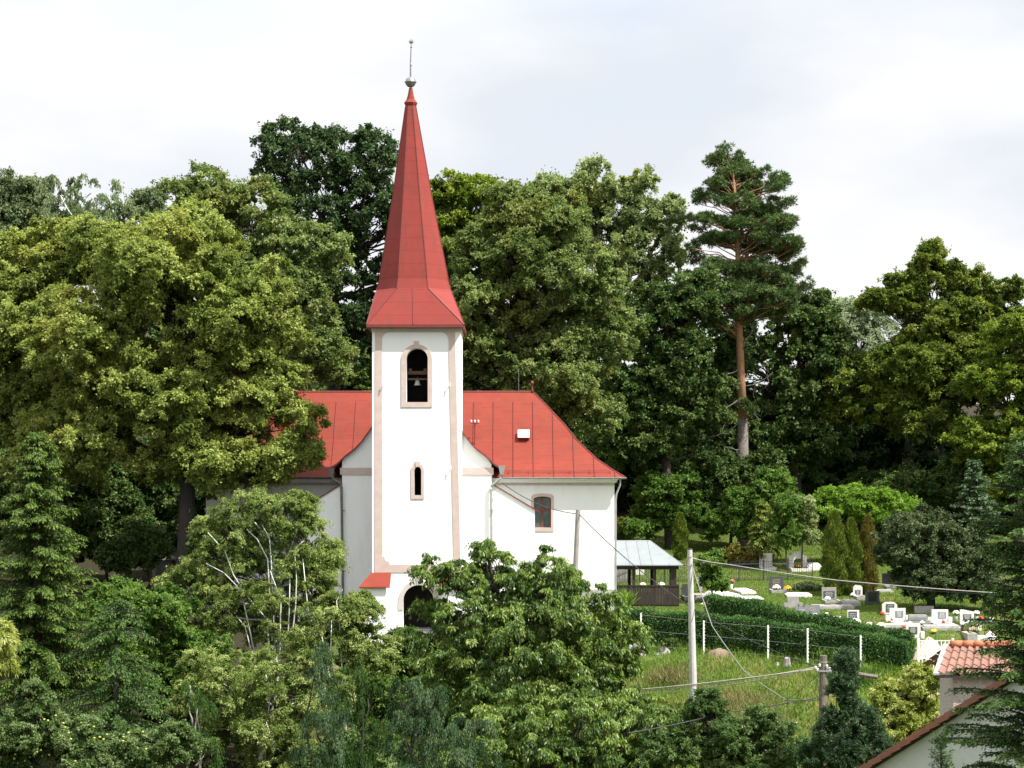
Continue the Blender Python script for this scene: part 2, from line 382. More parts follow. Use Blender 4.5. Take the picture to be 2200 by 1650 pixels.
mb.box((TX0+.71, YT+.76, tz(1078)), (TX1-.71, YT+2.3, tz(1076)))
mb.build('belfry_dark_panel', M['black_in'], tower)
mb = MB()
for py, h, y in ((799, .20, .9), (813, .09, .75)):
    mb.box((TX0+.72, YT+y, tz(py)-h/2), (TX1-.72, YT+y+.2, tz(py)+h/2))
for px in (880, 912): mb.box((tx(px)-.09, YT+.85, tz(799)+.1), (tx(px)+.09, YT+1.15, tz(799)+.24))
mb.build('belfry_beam', M['beam'], tower)
# pink plaster trim
mb = MB()
out = [(tx(805), tz(1230)), (tx(990), tz(1230)), (tx(977.5), tz(711.5)), (tx(806), tz(711.5))]
def corner(cx, cz, r, a0, a1, n=7): return [(cx + r*math.cos(R(a0+(a1-a0)*i/n)), cz + r*math.sin(R(a0+(a1-a0)*i/n))) for i in range(n+1)]
rr = tx(837) - tx(820.5)
inner = corner(tx(822)+.36, tz(1213)+.36, .36, 270, 180)[::-1]
inner = [(tx(822), tz(1196)), (tx(826), tz(1196)), (tx(828), tz(1204)), (tx(836), tz(1207)), (tx(838), tz(1213)), (tx(960), tz(1213)), (tx(962), tz(1206)), (tx(970), tz(1203)), (tx(974.5), tz(1195))] \
      + corner(tx(963.5)-rr, tz(711.5)-.06-rr, rr, 0, 90) + corner(tx(820.5)+rr, tz(711.5)-.06-rr, rr, 90, 180)
mb.prism(out, YT-.03, YT+.02, [inner])
mb.build('corner_trim', M['pink'], tower)
mb = MB(); mb.box((TX0-.05, YT-.07, tz(711.3)), (TX1+.05, YT+.02, tz(702.2))); mb.box((TX0-.02, YT-.05, tz(713)), (TX1+.02, YT-.032, tz(711.5)))
for x0, x1 in ((TX0-.05, TX0-.002), (TX1+.002, TX1+.05)): mb.box((x0, YT+.021, tz(711.3)), (x1, YT+5.0, tz(702.2)))
mb.build('tower_cornice', M['pink'], tower)
def keystone(mb, cx, z0, z1, w0, w1, y0): mb.prism([(cx-w0, z0), (cx+w0, z0), (cx+w1, z1), (cx-w1, z1)], y0, YT+.01)
mb = MB()
mb.prism(arch(tx(862), tx(928.5), tz(875), tz(773), tz(739.5)), YT-.045, YT+.01, [bel_in]); keystone(mb, tx(895), tz(748), tz(732.5), .12, .15, YT-.07)
mb.build('belfry_surround', M['pink'], tower)
mb = MB()
mb.prism(arch(tx(883), tx(911), tz(1072), tz(1010), tz(996)), YT-.045, YT+.01, [slit_in]); keystone(mb, tx(897.5), tz(1003), tz(991), .11, .16, YT-.07)
mb.build('slit_window_surround', M['pink'], tower)
mb = MB()
so = [(tx(857), tz(1309)), (tx(857), tz(1309))]
do, di = arch(tx(856), tx(942), tz(1310), tz(1294), tz(1246.5)), arch(tx(866), tx(932), tz(1310), tz(1291), tz(1257))
ring = [(tx(856), tz(1310)), (tx(866), tz(1310))] + di[2:][::-1] + [(tx(932), tz(1310)), (tx(942), tz(1310))] + do[2:]
mb.prism(ring, YT-.05, YT+.01); keystone(mb, tx(901.5), tz(1257), tz(1239.5), .14, .20, YT-.08)
mb.build('doorway_surround', mat('grey_beige_trim', (.55,.50,.46), (.48,.44,.41), 2.2, .9), tower)
# porch inside the arch
mb = MB()
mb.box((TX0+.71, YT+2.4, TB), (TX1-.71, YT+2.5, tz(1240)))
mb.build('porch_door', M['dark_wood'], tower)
mb = MB(); mb.box((TX0+.71, YT+.3, TB), (TX1-.71, YT+2.39, -8.35)); mb.build('porch_floor', M['plinth'], tower)
# buttresses at the foot of the tower, each under a lean-to cap
for xa, xb in ((775, 832), (953, 1008)):
    mb = MB()
    x0, x1 = tx(xa), tx(xb); cl, cr = (.62, 0) if xa < 900 else (0, .62)
    mb.mesh([(x0, YT-1.1, TB), (x1, YT-1.1, TB), (x1-cr, YT+2, TB), (x0+cl, YT+2, TB), (x0, YT-1.1, tz(1259)), (x1, YT-1.1, tz(1259)), (x1-cr, YT-.002, tz(1233)), (x0+cl, YT-.002, tz(1233)), (x0+cl, YT+2, tz(1233)), (x1-cr, YT+2, tz(1233))],
            [(0,1,5,4), (4,5,6,7), (0,4,7,8,3), (1,2,9,6,5), (7,6,9,8)])
    b = mb.build('foot_buttress', M['plaster'], church)
    mb = MB()
    xs, xe = (x0-.02, x1+.22) if xa < 900 else (x0-.22, x1+.02)
    y0, z0, y1, z1 = YT-1.28, tz(1258)-.02, YT-.035, tz(1230.5)
    mb.mesh([(xs, y0, z0), (xe, y0, z0), (xe-cr, y1, z1), (xs+cl, y1, z1), (xs, y0, z0-.05), (xe, y0, z0-.05), (xe-cr, y1, z1-.06), (xs+cl, y1, z1-.06)],
            [(0,1,2,3), (7,6,5,4), (0,4,5,1), (1,5,6,2), (3,7,4,0), (2,6,7,3)])
    mb.build('buttress_cap', M['red_roof'], b)
# wall anchors that once carried a cable
for px, py in ((824, 829), (966, 828), (968, 1008)):
    mb = MB(); x, z = tx(px), tz(py); mb.tube([(x, YT, z), (x+.02, YT-.22, z+.04)], .025, 5); mb.tube([(x+.02, YT-.2, z-.1), (x+.03, YT-.2, z+.22)], .022, 5)
    mb.build('wall_anchor', M['white'], tower)

# ---- spire: square eave, broach, octagon; its tip leans a little
mb = MB()
ecx, ecy = tx(893), YT + 2.5
EH = sx(998, YT-.5) - sx(893, YT-.5)
ehy = 2.5 + .50
def oct_ring(cx, cy, h, z):
    k = h*math.tan(math.pi/8); return [(cx+k, cy-h, z), (cx+h, cy-k, z), (cx+h, cy+k, z), (cx+k, cy+h, z), (cx-k, cy+h, z), (cx-h, cy+k, z), (cx-h, cy-k, z), (cx-k, cy-h, z)]
ez = sz(697, YT-.5)
ppx = sx(893, YT) / (893-CX)
SY = YT + 1.0
def oz(py): return sz(py, SY)
def ow(px_half): return px_half*SY/F
corners = [(ecx+EH, ecy-ehy, ez), (ecx+EH, ecy+ehy, ez), (ecx-EH, ecy+ehy, ez), (ecx-EH, ecy-ehy, ez)]
lev = [(620, 80, 890.5), (600, 74.5, 890.3), (580, 71.5, 890), (420, 42.5, 886.5), (228, 11.5, 882.5)]
rings = []
for py, hw, cxp in lev:
    z = (HY-py)/F*(ecy - ow(hw)*0.8); rings.append(oct_ring(sx(cxp, ecy), ecy, ow(hw), z))
# the bottom cut of each broach runs as four trapezia and four corner triangles
r0 = rings[0]
for a, (i, j), (c0, c1) in ((0, (7, 0), (3, 0)), (1, (1, 2), (0, 1)), (2, (3, 4), (1, 2)), (3, (5, 6), (2, 3))):
    mb.poly([corners[c0], corners[c1], r0[j], r0[i]])
for c, (i, j) in ((0, (0, 1)), (1, (2, 3)), (2, (4, 5)), (3, (6, 7))): mb.poly([corners[c], r0[j], r0[i]])
for a in range(len(rings)-1):
    for k in range(8): mb.poly([rings[a][k], rings[a][(k+1) % 8], rings[a+1][(k+1) % 8], rings[a+1][k]])
# collar and its small steep hat
c8 = sx(882.5, ecy)
hat = [(228, 11.5), (226, 12.5), (223, 13.5), (221.5, 14.2), (220, 13.2), (214, 9.0), (204, 6.2), (189, 3.6)]
prev = rings[-1]
for py, hw in hat:
    r = oct_ring(c8, ecy, ow(hw), (HY-py)/F*ecy); 
    for k in range(8): mb.poly([prev[k], prev[(k+1) % 8], r[(k+1) % 8], r[k]])
    prev = r
mb.poly(prev)
spire = mb.build('spire', M['red_spire'], church)
mb = MB()                                   # standing seams along the arrises
for k in range(8):
    mb.tube([r[k] for r in rings], .035, 4)
for k, c in ((7, 3), (0, 0), (1, 0), (6, 3), (2, 1), (5, 2)): mb.tube([rings[0][k], corners[c]], .035, 4)
mid = [(sx(893, ecy), ecy-ehy-.01, ez+.02), (sx(890.5, ecy), ecy-ow(80)-.01, rings[0][0][2])]
mb.tube(mid, .03, 4)
mb.build('spire_seam', M['red_seam'], spire)
mb = MB()                                   # boxed eave
x0, x1, y0, y1 = ecx-EH, ecx+EH, ecy-ehy, ecy+ehy
for a, b in (((x0, y0, ez-.16), (x1, y0+.05, ez-.004)), ((x0, y1-.05, ez-.16), (x1, y1, ez-.004)), ((x0, y0+.052, ez-.16), (x0+.05, y1-.052, ez-.004)), ((x1-.05, y0+.052, ez-.16), (x1, y1-.052, ez-.004))): mb.box(a, b)
mb.box((x0+.052, y0+.052, ez-.14), (x1-.052, y1-.052, ez-.10))
mb.build('eave_board', M['red_edge'], spire)
oc = Vector((sx(882, ecy), ecy, (HY-176.5)/F*ecy)); rO = ow(11.4)
mb = MB()
mb.lathe(oc, [(rO*math.sin(math.pi*i/16) + (.02 if i == 8 else 0), -rO*math.cos(math.pi*i/16)*1.02) for i in range(1, 16)], 20)
mb.lathe(oc, [(rO+.015, -.03), (rO+.045, -.025), (rO+.045, .025), (rO+.015, .03)], 20)
orb = mb.build('orb', M['silver'], spire, smooth=True)
zt = (HY-92)/F*ecy; xs_ = sx(883.5, ecy)
mb = MB()
mb.tube([oc + Vector((0, 0, rO-.05)), (oc.x+.0, ecy, oc.z+1.2), (xs_, ecy, zt)], [.055, .04, .028], 6)
mb.lathe((sx(882.8, ecy), ecy, (HY-139)/F*ecy), [(.03, -.1), (.06, 0), (.03, .1)], 8); mb.lathe((xs_, ecy, (HY-101)/F*ecy), [(.03, -.05), (.07, 0), (.03, .05)], 8)
mb.build('finial_rod', M['silver'], spire)
mb = MB()
for k in range(8):
    t = math.pi*k/4; d = Vector((math.cos(t), 0, math.sin(t))); e = Vector((-d.z, 0, d.x)); c = Vector((xs_, ecy, (HY-90)/F*ecy)); L_ = .24 if k % 2 == 0 else .19
    mb.mesh([c + e*.05, c - e*.05, c + d*L_, c + Vector((0, .05, 0)) + d*.05, c - Vector((0, .05, 0)) + d*.05], [(0, 2, 3), (3, 2, 1), (1, 2, 4), (4, 2, 0)])
mb.lathe((xs_, ecy, (HY-90)/F*ecy-.07), [(.03, 0), (.09, .04), (.09, .10), (.03, .14)], 8)
mb.build('finial_star', M['silver'], spire)

# ---- the long hipped roof behind
PROF = [(0, 0), (.12, .125), (.23, .25), (.36, .40), (.48, .565), (.60, .69), (.71, .80), (.80, .865), (.88, .925), (1, 1)]
RX0, RX1, RY, RZ, EZ, RUN = -13.9, 1.33, 133.0, 5.85, .42, 5.55
def roof_pt(t): 
    for (a, da), (b, db) in zip(PROF, PROF[1:]):
        if t <= b: return RZ - (RZ-EZ)*(da + (db-da)*(t-a)/(b-a))
    return EZ
mb = MB()
rs = []
for t, d in PROF[1:]:
    z = RZ - (RZ-EZ)*d; q = t*RUN
    rs.append([(RX0-q, RY-q, z), (RX1+q, RY-q, z), (RX1+q, RY+q, z), (RX0-q, RY+q, z)])
r = rs[0]; ra, rb = (RX0, RY, RZ), (RX1, RY, RZ)
mb.poly([r[0], r[1], rb, ra]); mb.poly([r[2], r[3], ra, rb]); mb.poly([r[1], r[2], rb]); mb.poly([r[3], r[0], ra])
for a, b in zip(rs, rs[1:]):
    for k in range(4): mb.poly([b[k], b[(k+1) % 4], a[(k+1) % 4], a[k]])
q = rs[-1]; mb.poly([(x, y, z) for x, y, z in q][::-1])
roof = mb.build('main_roof', M['red_roof'], church)
mb = MB()
def seam(pts, r=.036): mb.tube(pts, r, 4)
sp_ = 1.24
x = RX1 - .02 - sp_*18
while x < RX1 + RUN - .3:
    dx = max(RX0 - x, x - RX1, 0)
    ts = [t for t, _ in PROF if t*RUN > dx] 
    if dx > 0: ts = [dx/RUN] + ts
    if x > RX0 - RUN + .2: seam([(x, RY - t*RUN - .01, roof_pt(t)+.012) for t in ts])
    x += sp_
for s_, xr in ((1, RX1), (-1, RX0)):
    for sy_ in (-1,): seam([(xr + s_*t*RUN, RY + sy_*t*RUN, RZ - (RZ-EZ)*d + .02) for t, d in PROF], .04)
seam([(RX0, RY, RZ+.02), (RX1, RY, RZ+.02)], .05)
mb.build('roof_seam', M['red_seam'], roof)
for xr in (RX0+.05, RX1-.05):
    mb = MB(); mb.lathe((xr, RY, RZ), [(.09, -.05), (.07, .12), (.04, .3), (.035, .45), (.09, .5), (.11, .57), (.08, .65), (.02, .72)], 10)
    mb.build('ridge_finial', M['red_edge'], roof, smooth=True)
for px in (661, 1114.5): mb = MB(); mb.tube([(sx(px, RY), RY, RZ-.05), (sx(px, RY), RY, RZ+1.5)], .014, 4); mb.build('lightning_rod', M['zinc'], roof)
# snow guard rail
mb = MB()
gy, gzv = RY - .93*RUN, roof_pt(.93)
for x in np.arange(-.2, 6.2, 1.24): mb.tube([(x, gy+.1, gzv), (x, gy, gzv+.2), (x, gy-.12, gzv-.02)], .02, 4)
for dz in (.1, .18): mb.tube([(-.4, gy, gzv+dz), (6.0, gy, gzv+dz)], .012, 4)
mb.build('snow_guard', M['red_edge'], roof)
# white hatch
def on_roof(px, py):
    for t in np.linspace(0, 1, 400):
        y = RY - t*RUN; z = roof_pt(t)
        if (HY - py)/F*y >= z: return Vector((sx(px, y), y, z))
hp = on_roof(1125, 938); nrm = Vector((0, -.72, .69)).normalized(); upv = Vector((0, .69, .72)).normalized()
mb = MB(); mb.obox(hp + nrm*.12, (.33, 0, 0), upv*.30, nrm*.13)
hatch = mb.build('roof_hatch', M['red_edge'], roof)
mb = MB(); mb.obox(hp + nrm*.27, (.36, 0, 0), upv*.33, nrm*.025); mb.build('hatch_lid', M['white_peel'], hatch)
# wire mast with insulators
bp = on_roof(1020, 955)
mb = MB(); y = bp.y; zt_ = sz(906, y)
mb.tube([bp - Vector((0, 0, .1)), (bp.x, y, zt_)], .03, 6); mb.box((bp.x-.24, y-.03, zt_-.13), (bp.x+.24, y+.03, zt_-.07)); mb.tube([(bp.x-.1, y, zt_-.35), (bp.x+.12, y, zt_-.1)], .02, 4)
mast = mb.build('roof_mast', M['red_edge'], roof)
for dx in (-.22, -.0, .22):
    mb = MB(); mb.lathe((bp.x+dx, y, zt_-.06), [(.03, 0), (.06, .02), (.045, .06), (.06, .09), (.05, .14), (.02, .17)], 8); mb.build('insulator', M['ceramic'], mast, smooth=True)

# ---- nave with its curved gable behind the tower
YG = 124.0
def gxp(px): return sx(px, YG)
def gzp(py): return sz(py, YG)
half = [(893, 822), (860, 848), (830, 880), (799, 917), (790, 930), (776, 949), (763, 963), (742, 979), (723, 997), (706, 1007)]
left = [(gxp(x), gzp(y)) for x, y in half]; right = [(2*left[0][0] - x, z) for x, z in left]
right[-1] = (gxp(1077), gzp(1006))
GXL, GXR = gxp(735), gxp(1056)
mb = MB()
wall = [(GXL, -8.8), (GXR, -8.8), (GXR, gzp(997)-.02)] + [(x, z-.05) for x, z in right[::-1] if x < GXR - .1] + [(x, z-.05) for x, z in left[1:] if x > GXL + .1] + [(GXL, gzp(990)-.05)]
mb.prism(wall, YG, YG+.6)
mb.box((GXL, YG+.6, -8.8), (GXL+.6, 128, gzp(1009))); mb.box((GXR-.6, YG+.6, -8.8), (GXR, 128, gzp(1009)))
gw = mb.build('gable_wall', M['plaster'], church)
for a, b in ((GXL-.12, TX0-.005), (TX1+.005, GXR+.12)): mb = MB(); mb.box((a, YG-.06, gzp(1020)), (b, YG-.002, gzp(1005))); mb.build('gable_band', M['pink'], gw)
mb = MB()
prof = left[::-1] + right[1:]
n = len(prof)
mb.mesh([(x, YG-.22, z) for x, z in prof] + [(x, RY, z) for x, z in prof] + [(x, YG-.22, z-.09) for x, z in prof] + [(x, RY, z-.09) for x, z in prof],
        [(i, n+i, n+i+1, i+1)[::-1] for i in range(n-1)] + [(2*n+i, 2*n+i+1, 3*n+i+1, 3*n+i)[::-1] for i in range(n-1)], 0)
for i in range(n-1): mb.mesh([(prof[i][0], YG-.223, prof[i][1]+.02), (prof[i+1][0], YG-.223, prof[i+1][1]+.02), (prof[i+1][0], YG-.223, prof[i+1][1]-.11), (prof[i][0], YG-.223, prof[i][1]-.11)], [(0, 3, 2, 1)], 1)
for e in (0, n-1): mb.mesh([(prof[e][0], YG-.22, prof[e][1]), (prof[e][0], RY, prof[e][1]), (prof[e][0], RY, prof[e][1]-.09), (prof[e][0], YG-.22, prof[e][1]-.09)], [(0, 1, 2, 3)], 1)
groof = mb.build('gable_roof', [M['red_roof'], M['red_edge']], church)

# ---- transept walls
YW, WX0, WX1 = 128.0, -18.7, 6.26
def wx(px): return sx(px, YW)
def wz(py): return sz(py, YW)
win = arch(wx(1147), wx(1184), wz(1133.5), wz(1072), wz(1066.5), 10)
mb = MB()
mb.prism(rect(WX0, WX1, -9.0, EZ-.06), YW, YW+.8, [win])
mb.box((WX0, YW+.8, -9), (WX0+.8, 138, EZ-.06)); mb.box((WX1-.8, YW+.8, -9), (WX1, 138, EZ-.06)); mb.box((WX0+.8, 137.2, -9), (WX1-.8, 138, EZ-.06))
tw = mb.build('transept_wall', M['plaster'], church)
mb = MB()
zc = wz(1039.5)
mb.box((WX0-.06, YW-.06, zc-.09), (WX1+.06, YW-.002, zc+.03)); mb.box((WX1+.002, YW-.06, zc-.09), (WX1+.06, 138, zc+.03)); mb.box((WX0-.06, YW-.001, zc-.09), (WX0-.002, 138, zc+.03))
mb.build('eave_band', M['pink'], tw)
mb = MB()                                  # plastered cove under the eave
for (xa, ya, xb, yb, nx, ny) in ((WX0, YW, WX1, YW, 0, -1), (WX1, YW, WX1, 138, 1, 0), (WX0, 138, WX0, YW, -1, 0)):
    q = [(.01, zc+.035), (.10, zc+.10), (.22, EZ-.14), (.34, EZ-.07)]
    for (o0, z0), (o1, z1) in zip(q, q[1:]):
        e0, e1 = (o0, o1)
        dx, dy = (xb-xa), (yb-ya); l = math.hypot(dx, dy); dx, dy = dx/l, dy/l
        mb.poly([(xa+nx*o0-dx*e0, ya+ny*o0-dy*e0, z0), (xb+nx*o0+dx*e0, yb+ny*o0+dy*e0, z0), (xb+nx*o1+dx*e1, yb+ny*o1+dy*e1, z1), (xa+nx*o1-dx*e1, ya+ny*o1-dy*e1, z1)])
mb.build('eave_cove', M['plaster'], tw)
mb = MB(); mb.box((WX0-.05, YW-.05, -9.0), (WX1+.05, YW-.003, wz(1266))); mb.box((WX1+.003, YW-.05, -9), (WX1+.05, 138, wz(1266)))
mb.build('wall_plinth', M['plinth'], tw)
def church_window(x0, x1, z0, zs, zt, y, px_s):
    lp = arch(x0, x1, z0, zs, zt, 10)
    mb = MB(); s = .16
    so_ = [(x0-.16, z0-.24), (x1+.16, z0-.24), (x1+.16, zt-.0), (x1, zt+.14), ((x0+x1)/2, zt+.19), (x0, zt+.14), (x0-.16, zt-.0)]
    mb.prism(so_, y-.04, y+.01, [lp])
    w = mb.build('window_surround', M['pink'], tw)
    mb = MB(); yy = y+.24; f = .07; cx = (x0+x1)/2
    inn = arch(x0+f, x1-f, z0+f, zs-f*.3, zt-f, 10)
    mb.prism(lp, yy, yy+.08, [inn])
    zm = z0 + (zt-z0)*.58
    mb.box((cx-.06, yy-.012, z0+f), (cx+.06, yy+.07, zt-f+.01)); mb.box((x0+f, yy-.006, zm-.055), (cx-.061, yy+.07, zm+.055)); mb.box((cx+.061, yy-.006, zm-.055), (x1-f, yy+.07, zm+.055))
    fr = mb.build('window_frame', M['brown_wood'], tw)
    mb = MB(); mb.box((x0+.02, yy+.05, z0+.02), (x1-.02, yy+.06, zt-.03)); mb.build('pane', M['glass'], fr)
    mb = MB(); mb.box((x0-.01, YW+.7, z0-.1), (x1+.01, YW+.72, zt+.1)); mb.build('inner_dark_panel', M['black_in'], fr)  # black sheet behind the pane, standing in for the dark room
church_window(wx(1147), wx(1184), wz(1133.5), wz(1072), wz(1066.5), YW, 1167)

# ---- raking corner buttresses with red caps
for s_, (xa, za, xb, zb) in ((1, (GXR-.02, gzp(1040), gxp(1149), gzp(1095.5))), (-1, (GXL+.02, gzp(1040), gxp(640), gzp(1100)))):
    mb = MB()
    L_ = [(xa, -8.8), (xb, -8.8), (xb, zb), (xa, za)]
    if s_ < 0: L_ = [(x, z) for x, z in L_][::-1]
    mb.prism(L_, YG+.02, YG+.62)
    bt = mb.build('raking_buttress', M['plaster'], church)
    mb = MB()
    d = Vector((xb-xa, 0, zb-za)).normalized(); nn = Vector((-d.z, 0, d.x)) if s_ > 0 else Vector((d.z, 0, -d.x))
    a, b = Vector((xa, YG+.32, za)), Vector((xb, YG+.32, zb)) + d*.32
    mb.obox((a+b)/2 + nn*.035, (b-a)/2, Vector((0, .38, 0)), nn*.03)
    mb.build('buttress_cap', M['red_edge'], bt)

# ---- gutters and downpipes
gy, gz0 = RY-RUN-.07, EZ-.03
for x0, x1 in ((gxp(1079), RX1+RUN+.08), (RX0-RUN-.08, gxp(707))):
    mb = MB(); segs = 7; pr = [(gy + .085*math.cos(math.pi + math.pi*i/segs), gz0 + .085*math.sin(math.pi + math.pi*i/segs)) for i in range(segs+1)]
    for (ya, za), (yb, zb) in zip(pr, pr[1:]):
        mb.poly([(x0, ya, za), (x1, ya, za), (x1, yb, zb), (x0, yb, zb)]); mb.poly([(x0, ya+.006, za+.006), (x0, yb+.006, zb+.006), (x1, yb+.006, zb+.006), (x1, ya+.006, za+.006)])
    mb.tube([(x0, gy-.085, gz0+.005), (x1, gy-.085, gz0+.005)], .016, 5)
    for x in np.arange(x0+.5, x1, 1.25): mb.box((x-.02, gy-.10, gz0-.11), (x+.02, gy-.088, gz0+.03))
    mb.build('gutter', M['zinc'] if x0 > -5 else M['zinc_shaded'], church)
def downpipe(pts, m, hop):
    mb = MB(); mb.tube(pts, .075, 8)
    h = Vector(hop); mb.mesh([h+Vector((-.2,-.12,.3)), h+Vector((.2,-.12,.3)), h+Vector((.2,.12,.3)), h+Vector((-.2,.12,.3)), h+Vector((-.09,-.07,-.25)), h+Vector((.09,-.07,-.25)), h+Vector((.09,.07,-.25)), h+Vector((-.09,.07,-.25))],
        [(0,1,5,4), (1,2,6,5), (2,3,7,6), (3,0,4,7), (4,5,6,7), (3,2,1,0)])
    for z in np.arange(-7, -1, 1.8): mb.tube([(pts[-1][0], pts[-1][1], z), (pts[-1][0], pts[-1][1], z+.06)], .092, 8)
    return mb.build('downpipe', m, church)
yp = YG-.16
downpipe([(gxp(713), yp, gzp(1022)), (gxp(717), yp, gzp(1030)), (gxp(731), yp, gzp(1038)), (gxp(734), yp, gzp(1046)), (gxp(736), yp, gzp(1180)), (gxp(738), yp, -8.7)], M['zinc_shaded'], (gxp(712.5), yp, gzp(1016)))
downpipe([(gxp(1077), yp, gzp(1018)), (gxp(1075), yp, gzp(1028)), (gxp(1056.5), yp, gzp(1043)), (gxp(1055), yp, gzp(1050)), (gxp(1056), yp, gzp(1160)), (gxp(1057), yp, -8.7)], M['zinc'], (gxp(1078), yp, gzp(1011)))
mb = MB(); mb.tube([(WX1+.38, YW+.6, EZ-.12), (WX1+.36, YW+.5, EZ-.5), (WX1+.15, YW+.45, -.6), (WX1+.10, YW+.45, -1.0), (WX1+.10, YW+.45, -8.6)], .06, 7); mb.build('downpipe', M['zinc'], church)

# ---- bell, hung in the arch
bc = Vector((tx(895), YT+.95, tz(826)))
bell = thing('bell', 'small grey bell hanging in the arched belfry opening of the tower', 'bell', bc + Vector((0, 0, .42)))
mb = MB(); mb.lathe(bc, [(.20, .0), (.205, .015), (.17, .07), (.135, .16), (.115, .27), (.10, .33), (.06, .37), (.02, .385)], 16); mb.build('bell_body', M['bell'], bell, smooth=True)
mb = MB(); mb.tube([bc + Vector((0, 0, .37)), bc + Vector((0, 0, .50))], .03, 6); mb.box((bc.x-.09, bc.y-.03, bc.z+.38), (bc.x+.09, bc.y+.03, bc.z+.41)); mb.build('hanger', M['iron'], bell)

# ---- steps before the door
sg = Vector((tx(899), YT-2.0, float(gz(tx(899), YT-2.0))))
steps = thing('stone_steps', 'grey stone steps leading up to the arched church door', 'steps', sg)
for k in range(6):
    mb = MB(); z = -8.42 - .18*k; y = YT-.1 - .42*k
    mb.box((tx(866), y-.42, z-.5), (tx(934), y, z)); mb.build('step', M['stone'], steps)

# ================================================================== OPEN WOODEN PAVILION beside the church
YP, YPB = 130.0, 135.0
px0, px1 = 6.45, sx(1458, YP)
pb = sz(1305.5, YP)
pav = thing('wooden_pavilion', 'open dark wooden pavilion with pale tin roof beside the church', 'pavilion', ((px0+px1)/2, YP+2, pb))
ez_, rz_, ym = sz(1213.5, YP-.25), sz(1162, 132.5), 132.5
e1x = sx(1467.5, YP-.25); rx1 = sx(1397.5, ym)
mb = MB(); A, B_, C_, D_ = (px0-.05, YP-.3, ez_), (e1x, YP-.3, ez_), (e1x, YPB+.3, ez_), (px0-.05, YPB+.3, ez_); RA, RB = (px0-.05, ym, rz_), (rx1, ym, rz_)
mb.poly([A, B_, RB, RA]); mb.poly([C_, D_, RA, RB]); mb.poly([B_, C_, RB]); mb.poly([(x, y, z-.06) for x, y, z in (A, D_, C_, B_)])
for p, q in ((A, B_), (B_, C_), (C_, D_), (D_, A)): mb.poly([(p[0], p[1], p[2]-.06), (q[0], q[1], q[2]-.06), q, p])
prf = mb.build('pavilion_roof', M['tin'], pav)
mb = MB()
for t in (.32, .62, .92):
    x = px0 + (rx1-px0)*t*1.0; mb.tube([(x, ym, rz_+.015), (x+.12, YP-.3, ez_+.015)], .022, 4)
mb.tube([(rx1+.8, ym-.55*2.8*.52, rz_-(rz_-ez_)*.44), (rx1+.98, YP-.3, ez_+.015)], .022, 4); mb.tube([RB, B_], .03, 4); mb.tube([RA, RB], .03, 4)
mb.build('roof_seam', M['zinc'], prf)
mb = MB()
for y in (YP, YPB-.2): mb.box((px0, y, ez_-.30), (px1, y+.16, ez_-.065))
mb.box((px1-.16, YP+.165, ez_-.29), (px1, YPB-.205, ez_-.066))
for x in np.arange(px0+.3, px1+.2, .7): mb.box((x, YP-.25, ez_-.14), (x+.08, YPB+.2, ez_-.0625))
mb.build('roof_beam', M['dark_wood'], pav)
for px in (1361.5, 1407, 1447): mb = MB(); x = sx(px, YP); w = .085 if px < 1440 else .17; mb.box((x-w, YP+.02, pb), (x+w, YP+.17, ez_-.301)); mb.build('post', M['dark_wood'], pav)
for px in (1352, 1400, 1441): mb = MB(); x = sx(px, YPB); mb.box((x-.09, YPB-.2, pb), (x+.09, YPB-.02, ez_-.301)); mb.build('post', M['dark_wood'], pav)
mb = MB(); zt2 = sz(1258, YP); rng = random.Random(5)
x = px0
while x < px1 - .05:
    w = min(.16, px1-x); mb.box((x, YP-.035 - rng.random()*.008, pb+.06 + rng.random()*.04), (x+w-.012, YP-.002, zt2-.05)); x += w
y = YP + .02
while y < YPB - .1:
    w = min(.16, YPB-y); mb.box((px1+.002, y, pb+.06), (px1+.03, y+w-.012, zt2-.05)); y += w
mb.box((px0, YP-.07, zt2-.05), (px1+.05, YP+.018, zt2+.03)); mb.box((px0, YP-.06, pb+.18), (px1+.04, YP-.045, pb+.28)); mb.box((px1-.1, YP+.2, zt2-.05), (px1+.05, YPB, zt2+.03))
mb.build('board_parapet', M['dark_wood'], pav)
mb = MB(); mb.box((px0, YP-.12, pb-.6), (px1+.1, YPB+.1, pb-.002)); mb.build('concrete_base', M['st_grey'], pav)
# ================================================================== GROUND
xs = np.unique(np.concatenate([np.linspace(-3000, -120, 8), np.linspace(-120, -40, 14), np.linspace(-40, 45, 120), np.linspace(45, 140, 16), np.linspace(140, 3000, 8)]))
ys = np.unique(np.concatenate([np.linspace(-200, 60, 20), np.linspace(60, 180, 150), np.linspace(180, 420, 30), np.linspace(420, 4000, 12)]))
gx_, gy_ = np.meshgrid(xs, ys)
rg = np.random.default_rng(3)
gz_ = gz(gx_, gy_)
bump = .10*np.sin(gx_*1.3+gy_*.4)*np.cos(gy_*.9-gx_*.35) + .05*np.sin(gx_*3.1)*np.cos(gy_*2.3+1)
gz_ = gz_ + bump*((gy_ > 85) & (gy_ < 116)) 
me = bpy.data.meshes.new('ground')
nv = gx_.size; nx_, ny_ = len(xs), len(ys)
ii = (np.arange(ny_-1)[:, None]*nx_ + np.arange(nx_-1)[None, :]).ravel()
me.from_pydata(np.stack([gx_.ravel(), gy_.ravel(), gz_.ravel()], 1).tolist(), [], np.stack([ii, ii+1, ii+nx_+1, ii+nx_], 1).tolist())
me.polygons.foreach_set('use_smooth', [True]*len(me.polygons))
gr = bpy.data.objects.new('ground', me); COL.objects.link(gr); tag(gr, kind='structure')
m, t, b = new_mat('meadow_and_forest_floor'); N, L = t.nodes, t.links
b.inputs['Roughness'].default_value = .95; b.inputs['Specular IOR Level'].default_value = .1
tcn = N.new('ShaderNodeTexCoord')
